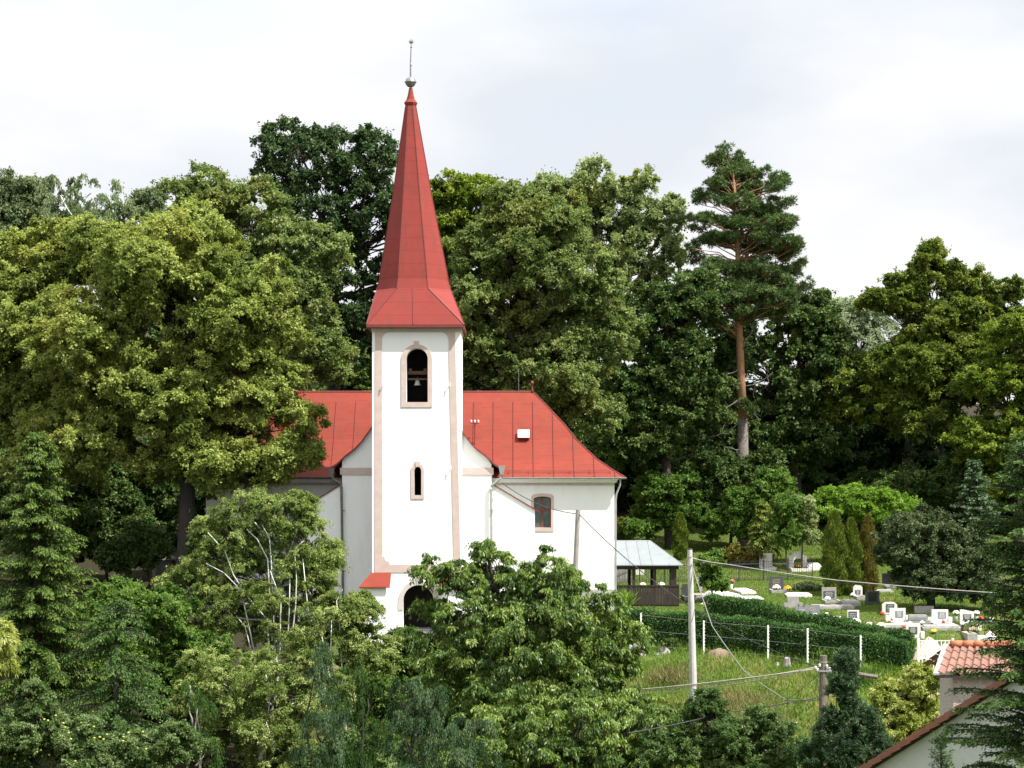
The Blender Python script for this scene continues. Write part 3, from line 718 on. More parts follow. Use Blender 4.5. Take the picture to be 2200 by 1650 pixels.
def gnoise(s, d=6):
    n = N.new('ShaderNodeTexNoise'); n.inputs['Scale'].default_value = s; n.inputs['Detail'].default_value = d; n.inputs['Roughness'].default_value = .62; L.new(tcn.outputs['Object'], n.inputs['Vector']); return n
def gramp(src, a, b_, c1=(0,0,0), c2=(1,1,1)):
    r = N.new('ShaderNodeValToRGB'); r.color_ramp.elements[0].position, r.color_ramp.elements[1].position = a, b_
    r.color_ramp.elements[0].color, r.color_ramp.elements[1].color = (*c1, 1), (*c2, 1); L.new(src, r.inputs[0]); return r
def gmix(f, a, b_):
    x = N.new('ShaderNodeMix'); x.data_type = 'RGBA'; L.new(f, x.inputs[0])
    for s, v in ((6, a), (7, b_)):
        if hasattr(v, 'default_value') or hasattr(v, 'links'): L.new(v, x.inputs[s])
        else: x.inputs[s].default_value = (*v, 1)
    return x.outputs[2]
base = gramp(gnoise(.8).outputs['Fac'], .35, .65, (.055, .095, .018), (.095, .12, .03)).outputs[0]
base = gmix(gramp(gnoise(.35).outputs['Fac'], .52, .66).outputs[0], base, (.17, .14, .055))
base = gmix(gramp(gnoise(1.9, 9).outputs['Fac'], .66, .72).outputs[0], base, (.16, .115, .07))
sp = N.new('ShaderNodeSeparateXYZ'); L.new(tcn.outputs['Object'], sp.inputs[0])
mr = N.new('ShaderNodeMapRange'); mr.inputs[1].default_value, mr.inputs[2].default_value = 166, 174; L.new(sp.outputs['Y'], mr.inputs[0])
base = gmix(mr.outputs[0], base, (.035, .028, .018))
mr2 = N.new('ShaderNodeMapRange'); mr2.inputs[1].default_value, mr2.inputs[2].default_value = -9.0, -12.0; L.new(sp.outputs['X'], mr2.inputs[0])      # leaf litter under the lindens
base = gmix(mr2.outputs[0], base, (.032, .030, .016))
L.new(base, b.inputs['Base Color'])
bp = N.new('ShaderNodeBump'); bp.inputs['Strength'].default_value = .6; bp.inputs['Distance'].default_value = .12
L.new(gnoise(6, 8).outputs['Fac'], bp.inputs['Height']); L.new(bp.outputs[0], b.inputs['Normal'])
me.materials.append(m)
# ================================================================== FOLIAGE
# every leaf is a small folded four-sided blade; a crown is twigs of leaves gathered in clumps on limbs
def unit(a): return a / np.maximum(np.linalg.norm(a, axis=1, keepdims=True), 1e-9)
def rdir(rg, n): return unit(rg.normal(size=(n, 3)))
def blades(name, P, D, N, L, Wd, tone, m, parent, fold=.18, mi=None, extra=None):
    """one mesh of leaf blades: base points, axes, normals (world), lengths, widths, tones"""
    n = len(P); D = unit(D); S = unit(np.cross(D, N)); U = np.cross(S, D)
    L = np.broadcast_to(np.asarray(L, float).reshape(-1, 1) if np.ndim(L) else np.full((1, 1), L), (n, 1)); Wd = np.broadcast_to(np.asarray(Wd, float).reshape(-1, 1) if np.ndim(Wd) else np.full((1, 1), Wd), (n, 1))
    off = np.array(origin(parent)) if parent is not None else np.zeros(3)
    P = P - off; mid = P + D*L*.45 + U*Wd*fold
    V = np.empty((n, 4, 3)); V[:, 0] = P; V[:, 1] = mid + S*Wd*.5; V[:, 2] = P + D*L - U*Wd*fold*.6; V[:, 3] = mid - S*Wd*.5
    nv, nf = n*4, n; verts = V.reshape(-1, 3); loops = np.arange(nv, dtype=np.int32); starts = np.arange(0, nv, 4, dtype=np.int32); mats_i = np.zeros(n, np.int32)
    me = bpy.data.meshes.new(name)
    me.vertices.add(nv); me.vertices.foreach_set('co', verts.astype(np.float32).ravel())
    me.loops.add(nv); me.loops.foreach_set('vertex_index', loops)
    me.polygons.add(nf); me.polygons.foreach_set('loop_start', starts)
    at = me.attributes.new('tone', 'FLOAT', 'FACE'); at.data.foreach_set('value', np.clip(tone, 0, 1).astype(np.float32))
    me.materials.append(m); me.update(calc_edges=True)
    o = bpy.data.objects.new(name, me); COL.objects.link(o)
    if parent is not None: o.parent = parent
    return o
NLEAF = [0]
SUNV = np.array(SUN)            # leaves turn a little towards the light

def crown_pts(rg, C, Rr, rc, k, twigs, lpt, L, droop=.25, upb=.45, outb=.7, flat=.75, rag=.14, fill=.8, under=.6, hangs=0.0, wisp=.10):
    """C, Rr: lobe centres and radii (n, 3). Returns leaf arrays and the clump centres."""
    twigs, lpt, k = int(twigs*1.35), int(lpt*2.6), k*1.15
    cl, co, cs = [], [], []
    for i in range(len(C)):
        r = Rr[i]; area = 4*math.pi*(((r[0]*r[1])**1.6 + (r[0]*r[2])**1.6 + (r[1]*r[2])**1.6)/3)**(1/1.6)
        n = max(6, int(k*area/(math.pi*rc*rc)))
        d = rdir(rg, n)
        d = d[(d[:, 2] > -under) | (rg.random(n) < .3)]
        p = C[i] + d*r*(1 + rag*rg.normal(size=(len(d), 1)) - .06)
        ok = np.ones(len(p), bool)
        for j in range(len(C)):
            if j != i: ok &= np.linalg.norm((p - C[j])/Rr[j], axis=1) > .82
        sz_ = rc*rg.uniform(.6, 1.25, len(p)); w_ = rg.random(len(p)) < wisp           # a few sprigs stand well out
        p[w_] = C[i] + d[w_]*r*rg.uniform(1.12, 1.42, (w_.sum(), 1)); sz_[w_] *= .6
        cl.append(p[ok]); co.append(unit(d[ok]/r)); cs.append(sz_[ok])
        nf = int(n*fill*.5)
        if nf:                                  # a few clumps inside
            d = rdir(rg, nf); p = C[i] + d*r*rg.uniform(.25, .7, (nf, 1)); cl.append(p); co.append(d); cs.append(rc*rg.uniform(.7, 1.2, nf))
    cl, co, cs = np.concatenate(cl), np.concatenate(co), np.concatenate(cs)
    n = len(cl); ct = rg.random(n)
    # twigs
    tp = np.repeat(cl, twigs, 0); to = np.repeat(co, twigs, 0); ts = np.repeat(cs, twigs); tt = np.repeat(ct, twigs)
    u = unit(rdir(rg, len(tp)) + to*outb + np.array([0, 0, upb*.5])); u[:, 2] *= flat
    ln = ts*rg.uniform(.55, 1.05, len(tp))*np.where(rg.random(len(tp)) < .18, 1.6, 1)
    # leaves
    P0 = np.repeat(tp, lpt, 0); U = np.repeat(u, lpt, 0); LN = np.repeat(ln, lpt)[:, None]; TT = np.repeat(tt, lpt); O = np.repeat(to, lpt, 0)
    m = len(P0); s = rg.uniform(.12, 1, (m, 1))**.7
    P = P0 + U*LN*s + rg.normal(size=(m, 3))*(.10*LN) ; P[:, 2] -= (droop*.45*LN[:, 0]*s[:, 0]**2)
    if hangs: P[:, 2] -= hangs*LN[:, 0]*s[:, 0]**2.2
    D = unit(U*(.55 if not hangs else .35) + rdir(rg, m)*(.85 if not hangs else .4) + np.array([0, 0, -droop*1.3]))
    N = unit(O*.25 + U*.35 + np.array([0, 0, upb]) + SUNV*.25 + rdir(rg, m)*.95)
    tone = .58*TT + .42*rg.random(m)
    return P, D, N, tone, cl

def limb(mb, a, b, ra, rb, rg, sag=.1, n=5, k=6, mi=0):
    a, b = Vector(a), Vector(b); d = (b-a).length
    j = Vector(rg.normal(size=3))*d*.06
    pts = [a.lerp(b, t) + j*math.sin(math.pi*t) + Vector((0, 0, -sag*d*math.sin(math.pi*t)*.5)) + Vector(rg.normal(size=3))*d*.018*(0 < t < 1) for t in np.linspace(0, 1, n)]
    mb.tube(pts, [ra + (rb-ra)*t for t in np.linspace(0, 1, n)], k, mi)
    return pts

def tree(name, label, cat, Y, trunk, lobes, lm, bark, L=.26, Wd=.17, rc=1.1, k=1.15, twigs=9, lpt=9, tr=.35, seed=0, group=None, depth=.9, droop=.25, limbs=2, base_z=None, upb=.45, outb=.7, rag=.14, flat=.75, fill=.8, lean=0, under=.6, twig_r=.03, size_var=.3, hangs=0.0, billow=1.0, stems=(), stem_r=.06, wisp=.10):
    """lobes are read off the photo as (px, py, rx, ry[, metres deeper]); each is a real ellipsoid as deep as it is wide"""
    rg = np.random.default_rng(seed + 17); rc, L, Wd = rc*(.62 if billow else .72), L*.82, Wd*.80
    b = ground(trunk, Y) if base_z is None else Vector((sx(trunk, Y), Y, base_z))
    root = thing(name, label, cat, b, group)
    C, Rr = [], []
    for l in lobes:
        dy = l[4] if len(l) > 4 else 0.0
        y = Y + dy; c = W(l[0], l[1], y); C.append(c); Rr.append((l[2]/F*y, max(l[2], l[3])/F*y*depth, l[3]/F*y))
    C, Rr = np.array(C), np.array(Rr)
    BC, BR = C, Rr
    if billow:                                   # each lobe breaks up into billows standing out of it
        bc, br = [C*1.0], [Rr*.72]
        for c, r in zip(C, Rr):
            rm = r.min(); nb_ = int(np.clip(3.1*(r[0]*r[2])/(rm*.42)**2/2.2, 7, 26)); d = rdir(rg, nb_*2); d = d[(d[:, 2] > -.55)][:nb_]
            q = c + d*r*rg.uniform(.62, .86, (len(d), 1))
            s_ = rm*rg.uniform(.28, .5, (len(d), 1))*billow; bc.append(q); br.append(s_*np.array([1.1, 1.1, .82])*rg.uniform(.85, 1.2, (len(d), 3)))
        BC, BR = np.concatenate(bc), np.concatenate(br)
    P, D, N, tone, cl = crown_pts(rg, BC, BR, rc, k, twigs, lpt, L, droop, upb, outb, flat, rag, fill, under, hangs, wisp)
    n = len(P); NLEAF[0] += n; L, Wd = L*.88, Wd*.88
    blades('crown', P, D, N, L*rg.uniform(1-size_var, 1+size_var, n), Wd*rg.uniform(1-size_var, 1+size_var, n), tone, lm, root)
    mb = MB()
    top = C[np.argmax(C[:, 2])]; cen = C.mean(0)
    fz = b.z + (cen[2]-b.z)*.55
    fork = Vector((b.x + (cen[0]-b.x)*.35 + lean, b.y + (cen[1]-b.y)*.35, fz))
    mb.tube([b - Vector((0, 0, .6)), b + Vector((0, 0, .25)), b.lerp(fork, .5), fork], [tr*1.45, tr*1.1, tr*.9, tr*.8], 9)
    limb(mb, fork, top, tr*.7, tr*.12, rg, n=7)
    for i in range(len(C)):
        c = Vector(C[i]); s = fork.lerp(Vector(top), max(0, min(.75, (c.z-fork.z)/max(top[2]-fork.z, .5)*.6)))
        pts = limb(mb, s, c, tr*.42, tr*.2, rg)
        near = np.argsort(np.linalg.norm((cl - C[i])/Rr[i], axis=1))[:max(3, int(len(cl)/len(C)))]
        for j in near[::max(2, 5-limbs)]:
            q = pts[int(rg.integers(1, len(pts)))]
            limb(mb, q, Vector(q).lerp(Vector(cl[j]), .9), tr*.13, twig_r*.6, rg, n=5, k=4, mi=1)
    for st in stems:
        pts = [W(px, py, Y - st[0]) for px, py in st[1:]]; foot = b + Vector(((pts[-1].x-b.x)*.35, -.2, .2))
        pts += [pts[-1].lerp(foot, .5), foot] if st[0] < 9 else []
        mb.tube([p + Vector(rg.normal(size=3))*.03 for p in pts], list(np.linspace(stem_r*.35, stem_r*.95, len(pts))), 6)
    mb.build('trunk', [bark, M['bark_dark']], root, smooth=True)
    return root

def conifer(name, label, cat, px, py_top, Y, R0, lm, bark, seed=0, dz=.5, nb=7, droop=.25, rise=.15, hang=.5, L=.24, Wd=.09, power=.85, tw=.5, dens=.11, base_z=None, z0=.04, tr=.28, group=None, cones=0, lean=0, round_top=0, sparse=0.0, step=None, arch=0.0, vary=.5):
    rg = np.random.default_rng(seed + 77)
    b = ground(px, Y) if base_z is None else Vector((sx(px, Y), Y, base_z))
    H = sz(py_top, Y) - b.z; root = thing(name, label, cat, b, group); b = np.array(b)
    Ps, Ds, Ns, Ts = [], [], [], []; mb = MB(); tips = []
    z = z0*H
    step = step or dens
    while z < H*.99:
        q = 1 - z/H
        for a in range(nb):
            if rg.random() < sparse: continue
            az = rg.uniform(0, 2*math.pi); ln = R0*(q**power)*rg.uniform(1.1-vary, 1.12) + .12
            if round_top: ln = max(ln, round_top*rg.uniform(.4, 1)*min(1, q*9))
            zz = z + rg.uniform(-.3, .3)*dz; d = np.array([math.cos(az), math.sin(az), 0]); sd = np.array([-d[1], d[0], 0])
            m = max(3, int(ln/step)); s = np.linspace(.12, 1, m)[:, None]
            tilt = rise*(1 - q*.6)*2
            pts = b + np.array([0, 0, zz]) + d*ln*s + np.array([0, 0, 1])*(tilt*ln*s - (droop + arch*.3)*ln*s**2 + arch*ln*np.sin(math.pi*s)*.35)
            if ln > .7: mb.tube([Vector(p) for p in pts[::max(1, m//4)]] + [Vector(pts[-1])], .02, 3, caps=False)
            dr = np.gradient(pts, axis=0); dr = unit(dr)
            tl = tw*(1.05 - s*.6)*min(1, .35 + ln*.3)
            for side in (-1, 1, 0):
                tdir = unit(dr*(.65 if side else 1) + sd*side*.8 + np.array([0, 0, -hang])*(rg.uniform(.4, 1.3, (m, 1))))
                ns = 4
                for e in range(ns):
                    p = pts + tdir*tl*(e/ns)*rg.uniform(.7, 1.2, (m, 1)) + rg.normal(size=(m, 3))*.03
                    Ps.append(p); Ds.append(unit(tdir + rg.normal(size=(m, 3))*.32)); Ns.append(unit(np.array([0, 0, 1]) + rg.normal(size=(m, 3))*.55 + d*.4))
                    Ts.append(.25 + .35*rg.random(m) + .12*e*.8 + .15*(s[:, 0] > .8))
            tips.append(pts[int(m*.75)])
        z += dz*rg.uniform(.7, 1.3)*(.55 + .45*q)
    P, D, N, T = map(np.concatenate, (Ps, Ds, Ns, Ts)); n = len(P); NLEAF[0] += n; L, Wd = L*.88, Wd*.88
    blades('crown', P, D, N, L*rg.uniform(.7, 1.25, n), Wd*rg.uniform(.7, 1.3, n), T, lm, root, fold=.1)
    B = Vector(b)
    mb.tube([B - Vector((0, 0, .5)), B + Vector((0, 0, .3)), B + Vector((lean*.5, 0, H*.5)), B + Vector((lean, 0, H*.98))], [tr*1.2, tr, tr*.6, .03], 8)
    mb.build('trunk', bark, root, smooth=True)
    if cones:
        cm = MB(); cm.lathe(B, [(.012, 0), (.035, -.02), (.04, -.07), (.035, -.13), (.012, -.17)], 6); me0 = None
        hi = sorted(tips, key=lambda p: p[1])[:cones*4]; hi = [p for p in hi if p[2] > b[2] + H*.3]; rg.shuffle(hi)
        for p in hi[:cones]:
            if me0 is None: o = cm.build('cone', M['cone'], root); me0 = o.data
            else: o = bpy.data.objects.new('cone', me0); COL.objects.link(o); o.parent = root
            o.location = Vector(p) - B + Vector((0, 0, -.08))
    return root

def copy_thing(src, loc, s, rz, label=None, group=None):
    r = src.copy(); COL.objects.link(r); r.location = loc; r.scale = (s, s, s); r.rotation_euler = (0, 0, rz)
    if label: r['label'] = label
    if group: r['group'] = group
    for ch in list(src.children):
        c = ch.copy(); COL.objects.link(c); c.parent = r
    return r

LM = {}
LM['linden'] = leaf_mat('linden_leaves', (.055,.080,.016), (.128,.160,.036), (.265,.295,.092), patch=(.175,.19,.045), patch_scale=.22)
LM['linden_g'] = leaf_mat('linden_green_leaves', (.040,.064,.016), (.086,.120,.033), (.185,.215,.08), patch=(.13,.145,.04), patch_scale=.2)
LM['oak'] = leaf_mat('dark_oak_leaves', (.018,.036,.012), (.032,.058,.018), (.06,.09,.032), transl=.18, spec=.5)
LM['poplar'] = leaf_mat('pale_poplar_leaves', (.075,.105,.035), (.13,.165,.06), (.25,.28,.13), patch=(.16,.18,.04), patch_scale=.3, spec=.5, rough=.4)
LM['maple'] = leaf_mat('yellow_green_leaves', (.042,.072,.010), (.088,.124,.016), (.165,.195,.032))
LM['maple_o'] = leaf_mat('olive_leaves', (.030,.052,.009), (.072,.098,.016), (.165,.185,.038))
LM['deep'] = leaf_mat('deep_green_leaves', (.018,.036,.009), (.040,.068,.017), (.095,.13,.038), transl=.2)
LM['mid'] = leaf_mat('mid_green_leaves', (.03,.065,.012), (.06,.11,.02), (.12,.17,.04))
LM['bright'] = leaf_mat('bright_green_leaves', (.05,.105,.012), (.095,.165,.020), (.175,.25,.05), transl=.35)
LM['silver'] = leaf_mat('silver_willow_leaves', (.09,.125,.06), (.15,.185,.10), (.25,.28,.18))
LM['birch'] = leaf_mat('birch_leaves', (.045,.075,.012), (.10,.138,.030), (.29,.32,.12), spec=.6, rough=.4)
LM['far'] = leaf_mat('far_leaves', (.045,.07,.03), (.085,.115,.05), (.16,.19,.10))
LM['walnut'] = leaf_mat('walnut_leaves', (.022,.050,.008), (.052,.092,.013), (.155,.20,.042), spec=1.2, rough=.42)
LM['pear'] = leaf_mat('glossy_pear_leaves', (.024,.050,.012), (.048,.085,.022), (.12,.16,.06), spec=.6, rough=.36)
LM['apple'] = leaf_mat('apple_leaves', (.030,.060,.014), (.062,.10,.028), (.16,.20,.09), spec=.55, rough=.4)
LM['yellow'] = leaf_mat('yellow_willow_leaves', (.085,.115,.014), (.165,.195,.034), (.40,.41,.17), spec=.5)
LM['spruce'] = leaf_mat('spruce_needles', (.016,.036,.007), (.032,.060,.010), (.080,.115,.022), transl=.12)
LM['spruce_d'] = leaf_mat('dark_spruce_needles', (.013,.032,.008), (.025,.052,.012), (.058,.098,.022), transl=.12)
LM['spruce_b'] = leaf_mat('blue_green_needles', (.014,.032,.012), (.030,.058,.024), (.095,.135,.070), transl=.15)
LM['pine'] = leaf_mat('pine_needles', (.022,.042,.013), (.048,.080,.024), (.105,.145,.045), transl=.12)
LM['thuja'] = leaf_mat('thuja_scales', (.035,.06,.010), (.065,.095,.014), (.12,.14,.025), transl=.15)
LM['thuja_o'] = leaf_mat('browned_thuja_scales', (.05,.06,.012), (.09,.085,.018), (.15,.12,.03), transl=.15)
LM['hedge'] = leaf_mat('hedge_leaves', (.015,.042,.011), (.032,.074,.019), (.075,.130,.036), transl=.2, spec=.3)
LM['purple'] = leaf_mat('dark_purple_green_leaves', (.020,.036,.013), (.042,.062,.024), (.09,.115,.05), transl=.18)
LM['grass'] = leaf_mat('grass_blades', (.07,.13,.016), (.115,.185,.028), (.235,.24,.08), transl=.3, k=1.15)
LM['grass_dry'] = leaf_mat('dry_weeds', (.10,.10,.030), (.165,.15,.06), (.28,.245,.12), transl=.3, k=1.15)
# ================================================================== TREES AND SHRUBS
B, BD = M['bark'], M['bark_dark']
# ---- the wood to the left of the church
tree('linden_tree', 'huge olive linden with thick dark trunk, its boughs over the church roof', 'tree', 125, 392,
     [(330,600,170,125),(180,720,150,140),(470,730,150,130),(560,890,105,110),(330,870,180,130),(640,985,50,38,-1),(585,650,75,85),(600,780,60,70,1),(180,940,140,110),(430,990,130,75),(250,560,110,90,3),(420,540,110,80,3),(560,1000,70,50,-1)],
     LM['linden'], BD, L=.24, Wd=.17, rc=1.15, k=1.1, twigs=10, lpt=11, tr=.55, seed=1, rag=.12)
tree('linden_tree', 'yellowish linden at the left edge of the photo behind the tall spruce', 'tree', 131, 140,
     [(40,620,130,120),(110,570,120,90),(20,760,120,130),(60,900,130,100),(-60,700,110,140),(110,1000,100,70)],
     LM['linden'], BD, L=.25, Wd=.18, rc=1.15, k=1.05, twigs=10, lpt=10, tr=.5, seed=2, rag=.12)
tree('linden_tree', 'tall olive linden standing between the big left linden and the dark oak', 'tree', 150, 545,
     [(440,430,85,72),(540,490,110,90),(620,560,95,100),(400,520,90,80),(650,690,85,110),(560,660,120,110),(690,770,60,90),(500,590,100,90)],
     LM['linden_g'], BD, L=.28, Wd=.2, rc=1.3, k=1.05, twigs=10, lpt=9, tr=.5, seed=3, rag=.13)
tree('oak_tree', 'very dark green oak rising high against the sky behind the spire', 'tree', 170, 700,
     [(640,320,95,68),(740,340,90,75),(805,330,48,62),(590,390,58,50),(700,430,130,95),(800,450,75,110),(720,580,110,120),(780,720,90,110),(690,730,100,110),(880,460,50,90),(930,560,50,110),(880,700,60,120)],
     LM['oak'], BD, L=.30, Wd=.24, rc=1.25, k=.95, twigs=9, lpt=8, tr=.6, seed=4, rag=.16, upb=.3, fill=.25, billow=.75, wisp=.2)
tree('broadleaf_tree', 'grey green bushy tree on the skyline at the far left edge', 'tree', 190, 40,
     [(35,425,75,45),(20,500,100,80),(110,480,70,60),(-40,440,60,60),(120,560,120,70)], LM['far'], B, L=.36, Wd=.24, rc=1.5, k=1, twigs=8, lpt=8, tr=.4, seed=5)
tree('birch_tree', 'drooping grey green birch with white stems on the left skyline', 'tree', 184, 205,
     [(195,415,62,50),(130,420,36,48),(245,450,42,45),(190,500,90,60)], LM['far'], M['birch'], L=.30, Wd=.17, rc=1.2, k=.8, twigs=8, lpt=8, tr=.22, seed=6, droop=1.2, hangs=.8, rag=.22, fill=.15, limbs=1, billow=0, wisp=.05)
tree('young_tree', 'thin pale tree in the low gap of the left skyline', 'tree', 188, 320,
     [(322,435,34,28),(290,470,40,30),(330,490,60,45),(270,520,70,45)], LM['far'], B, L=.32, Wd=.2, rc=1.1, k=.8, twigs=7, lpt=7, tr=.2, seed=7, rag=.25, fill=.2)
conifer('spruce_tree', 'little spruce top showing above the red roof left of the tower', 'tree', 777, 790, 150, 1.5, LM['spruce'], B, seed=8, dz=.5, nb=6, L=.3, Wd=.13, base_z=1.5)
# ---- the wood right of the tower
tree('maple_tree', 'yellow green maple just right of the spire, sharp against the sky', 'tree', 166, 985,
     [(972,425,45,46),(1030,425,50,42),(960,510,50,60),(1040,500,70,50)], LM['maple'], B, L=.32, Wd=.25, rc=1.15, k=.95, twigs=9, lpt=8, tr=.3, seed=9, rag=.18, fill=.35)
tree('linden_tree', 'broad grey green linden filling the space right of the spire above the roof', 'tree', 149, 1110,
     [(1100,540,100,100),(1040,640,85,115),(1190,630,125,130),(1060,770,110,85),(1195,790,125,100),(1000,720,45,100),(1255,890,62,75),(1290,720,75,105),(1110,450,70,50),(1180,480,80,70),(1010,830,60,60),(1120,880,110,70)],
     LM['linden_g'], B, L=.27, Wd=.19, rc=1.2, k=1.05, twigs=10, lpt=10, tr=.55, seed=10, rag=.14)
tree('poplar_tree', 'pale feathery poplar with pointed tufts left of the pine', 'tree', 168, 1310,
     [(1180,420,45,42),(1225,425,35,40),(1280,400,38,58),(1375,425,38,55),(1330,460,60,60),(1430,470,35,48),(1300,530,110,80),(1400,550,80,90),(1350,650,110,100),(1240,470,60,50)],
     LM['poplar'], B, L=.30, Wd=.2, rc=1.05, k=1.05, twigs=9, lpt=8, tr=.4, seed=11, rag=.2, upb=.3, outb=1.0, flat=1.0, droop=.05, fill=.3, billow=.7, wisp=.22)
tree('broadleaf_tree', 'dark shaded broadleaf tree directly left of the pine trunk', 'tree', 160, 1440,
     [(1430,710,85,110),(1400,850,100,110),(1370,960,75,80),(1480,640,50,70),(1470,860,80,110),(1330,900,60,90)], LM['deep'], BD, L=.32, Wd=.22, rc=1.25, k=1, twigs=9, lpt=8, tr=.4, seed=12)
tree('oak_tree', 'dark green oak right behind the bare trunk of the pine', 'tree', 169, 1720,
     [(1720,745,80,90),(1690,870,80,110),(1780,790,60,90),(1750,680,40,50),(1740,960,90,80),(1640,960,70,80),(1560,900,80,100),(1560,760,60,90)], LM['deep'], BD, L=.34, Wd=.25, rc=1.3, k=1, twigs=9, lpt=8, tr=.45, seed=13)
tree('willow_tree', 'silvery pale willow on the right skyline between pine and hornbeam', 'tree', 186, 1845,
     [(1830,685,46,44),(1880,695,44,42),(1795,715,36,38),(1850,760,90,60)], LM['silver'], B, L=.36, Wd=.16, rc=1.3, k=1.1, twigs=8, lpt=8, tr=.3, seed=14, rag=.18)
tree('hornbeam_tree', 'big ragged olive hornbeam at right with sky gaps near its top', 'tree', 167, 2020,
     [(2000,590,52,44),(1930,640,58,40),(2080,620,52,48),(2150,640,50,40),(2040,690,110,60),(2005,545,20,26),(2130,700,70,50),(1890,645,36,25),(2010,770,110,80),(2090,770,80,80)], LM['maple_o'], BD, L=.28, Wd=.2, rc=.95, k=1.0, twigs=9, lpt=9, tr=.17, seed=15, rag=.18, fill=.6)
tree('hornbeam_tree', 'low spreading hornbeam with lit tufts over deep shade at right', 'tree', 168, 1960,
     [(1940,790,100,50,-3),(2060,830,110,70,-3),(1900,865,100,45,-2),(1840,820,55,65,-1),(1980,900,90,40,-3),(1800,880,50,55)], LM['maple_o'], BD, L=.3, Wd=.22, rc=1.2, k=1, twigs=9, lpt=9, tr=.4, seed=16, rag=.16)
tree('shade_dark_tree', 'almost black tree under the hornbeams, its leaves darkened for the shade there', 'tree', 177, 1930,
     [(1990,960,150,90),(1840,970,100,90),(1780,930,60,90),(2090,990,110,90),(1920,1050,120,60),(2170,1050,100,70)], LM['oak'], BD, L=.34, Wd=.24, rc=1.3, k=1.05, twigs=9, lpt=8, tr=.35, seed=75, wisp=.05)  # near-black leaf colour stands in for the canopy shade
tree('beech_tree', 'yellow green lit beech at the right edge above the conifers', 'tree', 158, 2190,
     [(2180,730,75,55),(2150,820,85,70),(2200,930,90,90),(2120,950,75,75),(2260,800,90,110),(2160,1040,80,60)], LM['maple'], BD, L=.27, Wd=.2, rc=1.1, k=1.05, twigs=9, lpt=9, tr=.4, seed=17, flat=.5, rag=.15)
tree('undergrowth_bush', 'dark shrubbery at the foot of the hornbeam trunks behind the plum tree', 'bush', 161, 2050, [(2000,1045,80,45),(2100,1030,80,55),(1935,1060,55,38),(2190,1040,70,65)], LM['deep'], BD, L=.3, Wd=.2, rc=1.0, twigs=8, lpt=9, tr=.1, seed=76, depth=.7)
# ---- shrubs along the upper edge of the cemetery
tree('hazel_bush', 'pale green hazel bush behind the pavilion at the foot of the wood', 'bush', 160, 1440, [(1430,1070,70,55),(1400,1120,45,40),(1470,1110,60,45)], LM['mid'], B, L=.3, Wd=.2, rc=.9, twigs=8, lpt=8, tr=.12, seed=18, depth=.7)
tree('shrub', 'dark shaded shrub below the pine trunk', 'bush', 161, 1570, [(1540,1020,85,70),(1600,1060,80,60),(1520,1100,60,50),(1640,1030,50,60)], LM['deep'], B, L=.3, Wd=.2, rc=1.0, twigs=8, lpt=9, tr=.12, seed=19, depth=.7)
tree('shrub', 'green shrub against the pine trunk base', 'bush', 158, 1650, [(1610,1090,55,45),(1560,1130,50,35),(1660,1060,40,50)], LM['mid'], B, L=.27, Wd=.18, rc=.8, twigs=8, lpt=8, tr=.1, seed=20, depth=.7)
for i, (px, lob, lab) in enumerate(((1780, [(1760,1095,42,38),(1800,1082,38,30),(1780,1072,14,20)], 'bright sunlit yellow green bush beside the young pale trees'),
        (1850, [(1845,1088,46,36),(1880,1105,40,30),(1835,1066,12,18),(1866,1070,12,16)], 'bright sunlit green bush behind the dark thuja columns'),
        (1920, [(1912,1092,40,38),(1940,1100,30,28),(1905,1068,12,18)], 'bright sunlit green bush left of the blue green spruce'))):
    tree('elder_bush', lab, 'bush', 151, px, lob, LM['bright'], B, L=.25, Wd=.14, rc=.8, k=1.1, twigs=8, lpt=9, tr=.1, seed=21+i, depth=.8, billow=.7, wisp=.3, rag=.2, group='bright bushes at the wood edge')
tree('young_tree', 'slim young tree with pale leaf tips between the weeping thuja and bright bushes', 'tree', 147, 1690, [(1690,1095,28,38),(1680,1150,34,36)], LM['mid'], B, L=.24, Wd=.15, rc=.7, twigs=7, lpt=7, tr=.06, seed=24, rag=.2, fill=.3)
tree('young_tree', 'young tree with whitish leaf tips in front of the bright bushes', 'tree', 148, 1722, [(1722,1100,24,44),(1735,1150,30,34)], LM['poplar'], B, L=.24, Wd=.15, rc=.7, twigs=7, lpt=7, tr=.06, seed=25, rag=.2, fill=.3)
tree('shrub', 'brownish shrub by the church corner above the pavilion roof', 'bush', 158, 1335, [(1330,1140,26,24)], LM['thuja_o'], B, L=.22, Wd=.14, rc=.6, twigs=8, lpt=8, tr=.08, seed=26)
tree('shrub', 'fresh green rounded shrub above the pavilion roof', 'bush', 157, 1362, [(1360,1138,24,25)], LM['mid'], B, L=.22, Wd=.14, rc=.6, twigs=8, lpt=8, tr=.08, seed=27)
tree('sapling', 'light green sapling beside the concrete pole in the cemetery', 'tree', 132, 1530, [(1528,1215,26,36),(1535,1250,28,20)], LM['mid'], B, L=.2, Wd=.13, rc=.55, twigs=7, lpt=7, tr=.05, seed=28, rag=.2, fill=.3)
tree('shrub', 'reddish tipped shrub behind the iron fence', 'bush', 149, 1590, [(1580,1195,34,26),(1612,1200,26,22)], LM['thuja_o'], B, L=.2, Wd=.13, rc=.6, twigs=8, lpt=8, tr=.06, seed=29)
tree('plum_tree', 'dense dark purple green plum tree among the graves', 'tree', 127, 2000,
     [(1990,1170,85,72),(1930,1180,45,60),(2055,1200,70,80),(2000,1250,90,50),(2090,1260,50,50),(1960,1130,40,30)], LM['purple'], BD, L=.2, Wd=.13, rc=.7, k=1.1, twigs=9, lpt=10, tr=.25, seed=30)
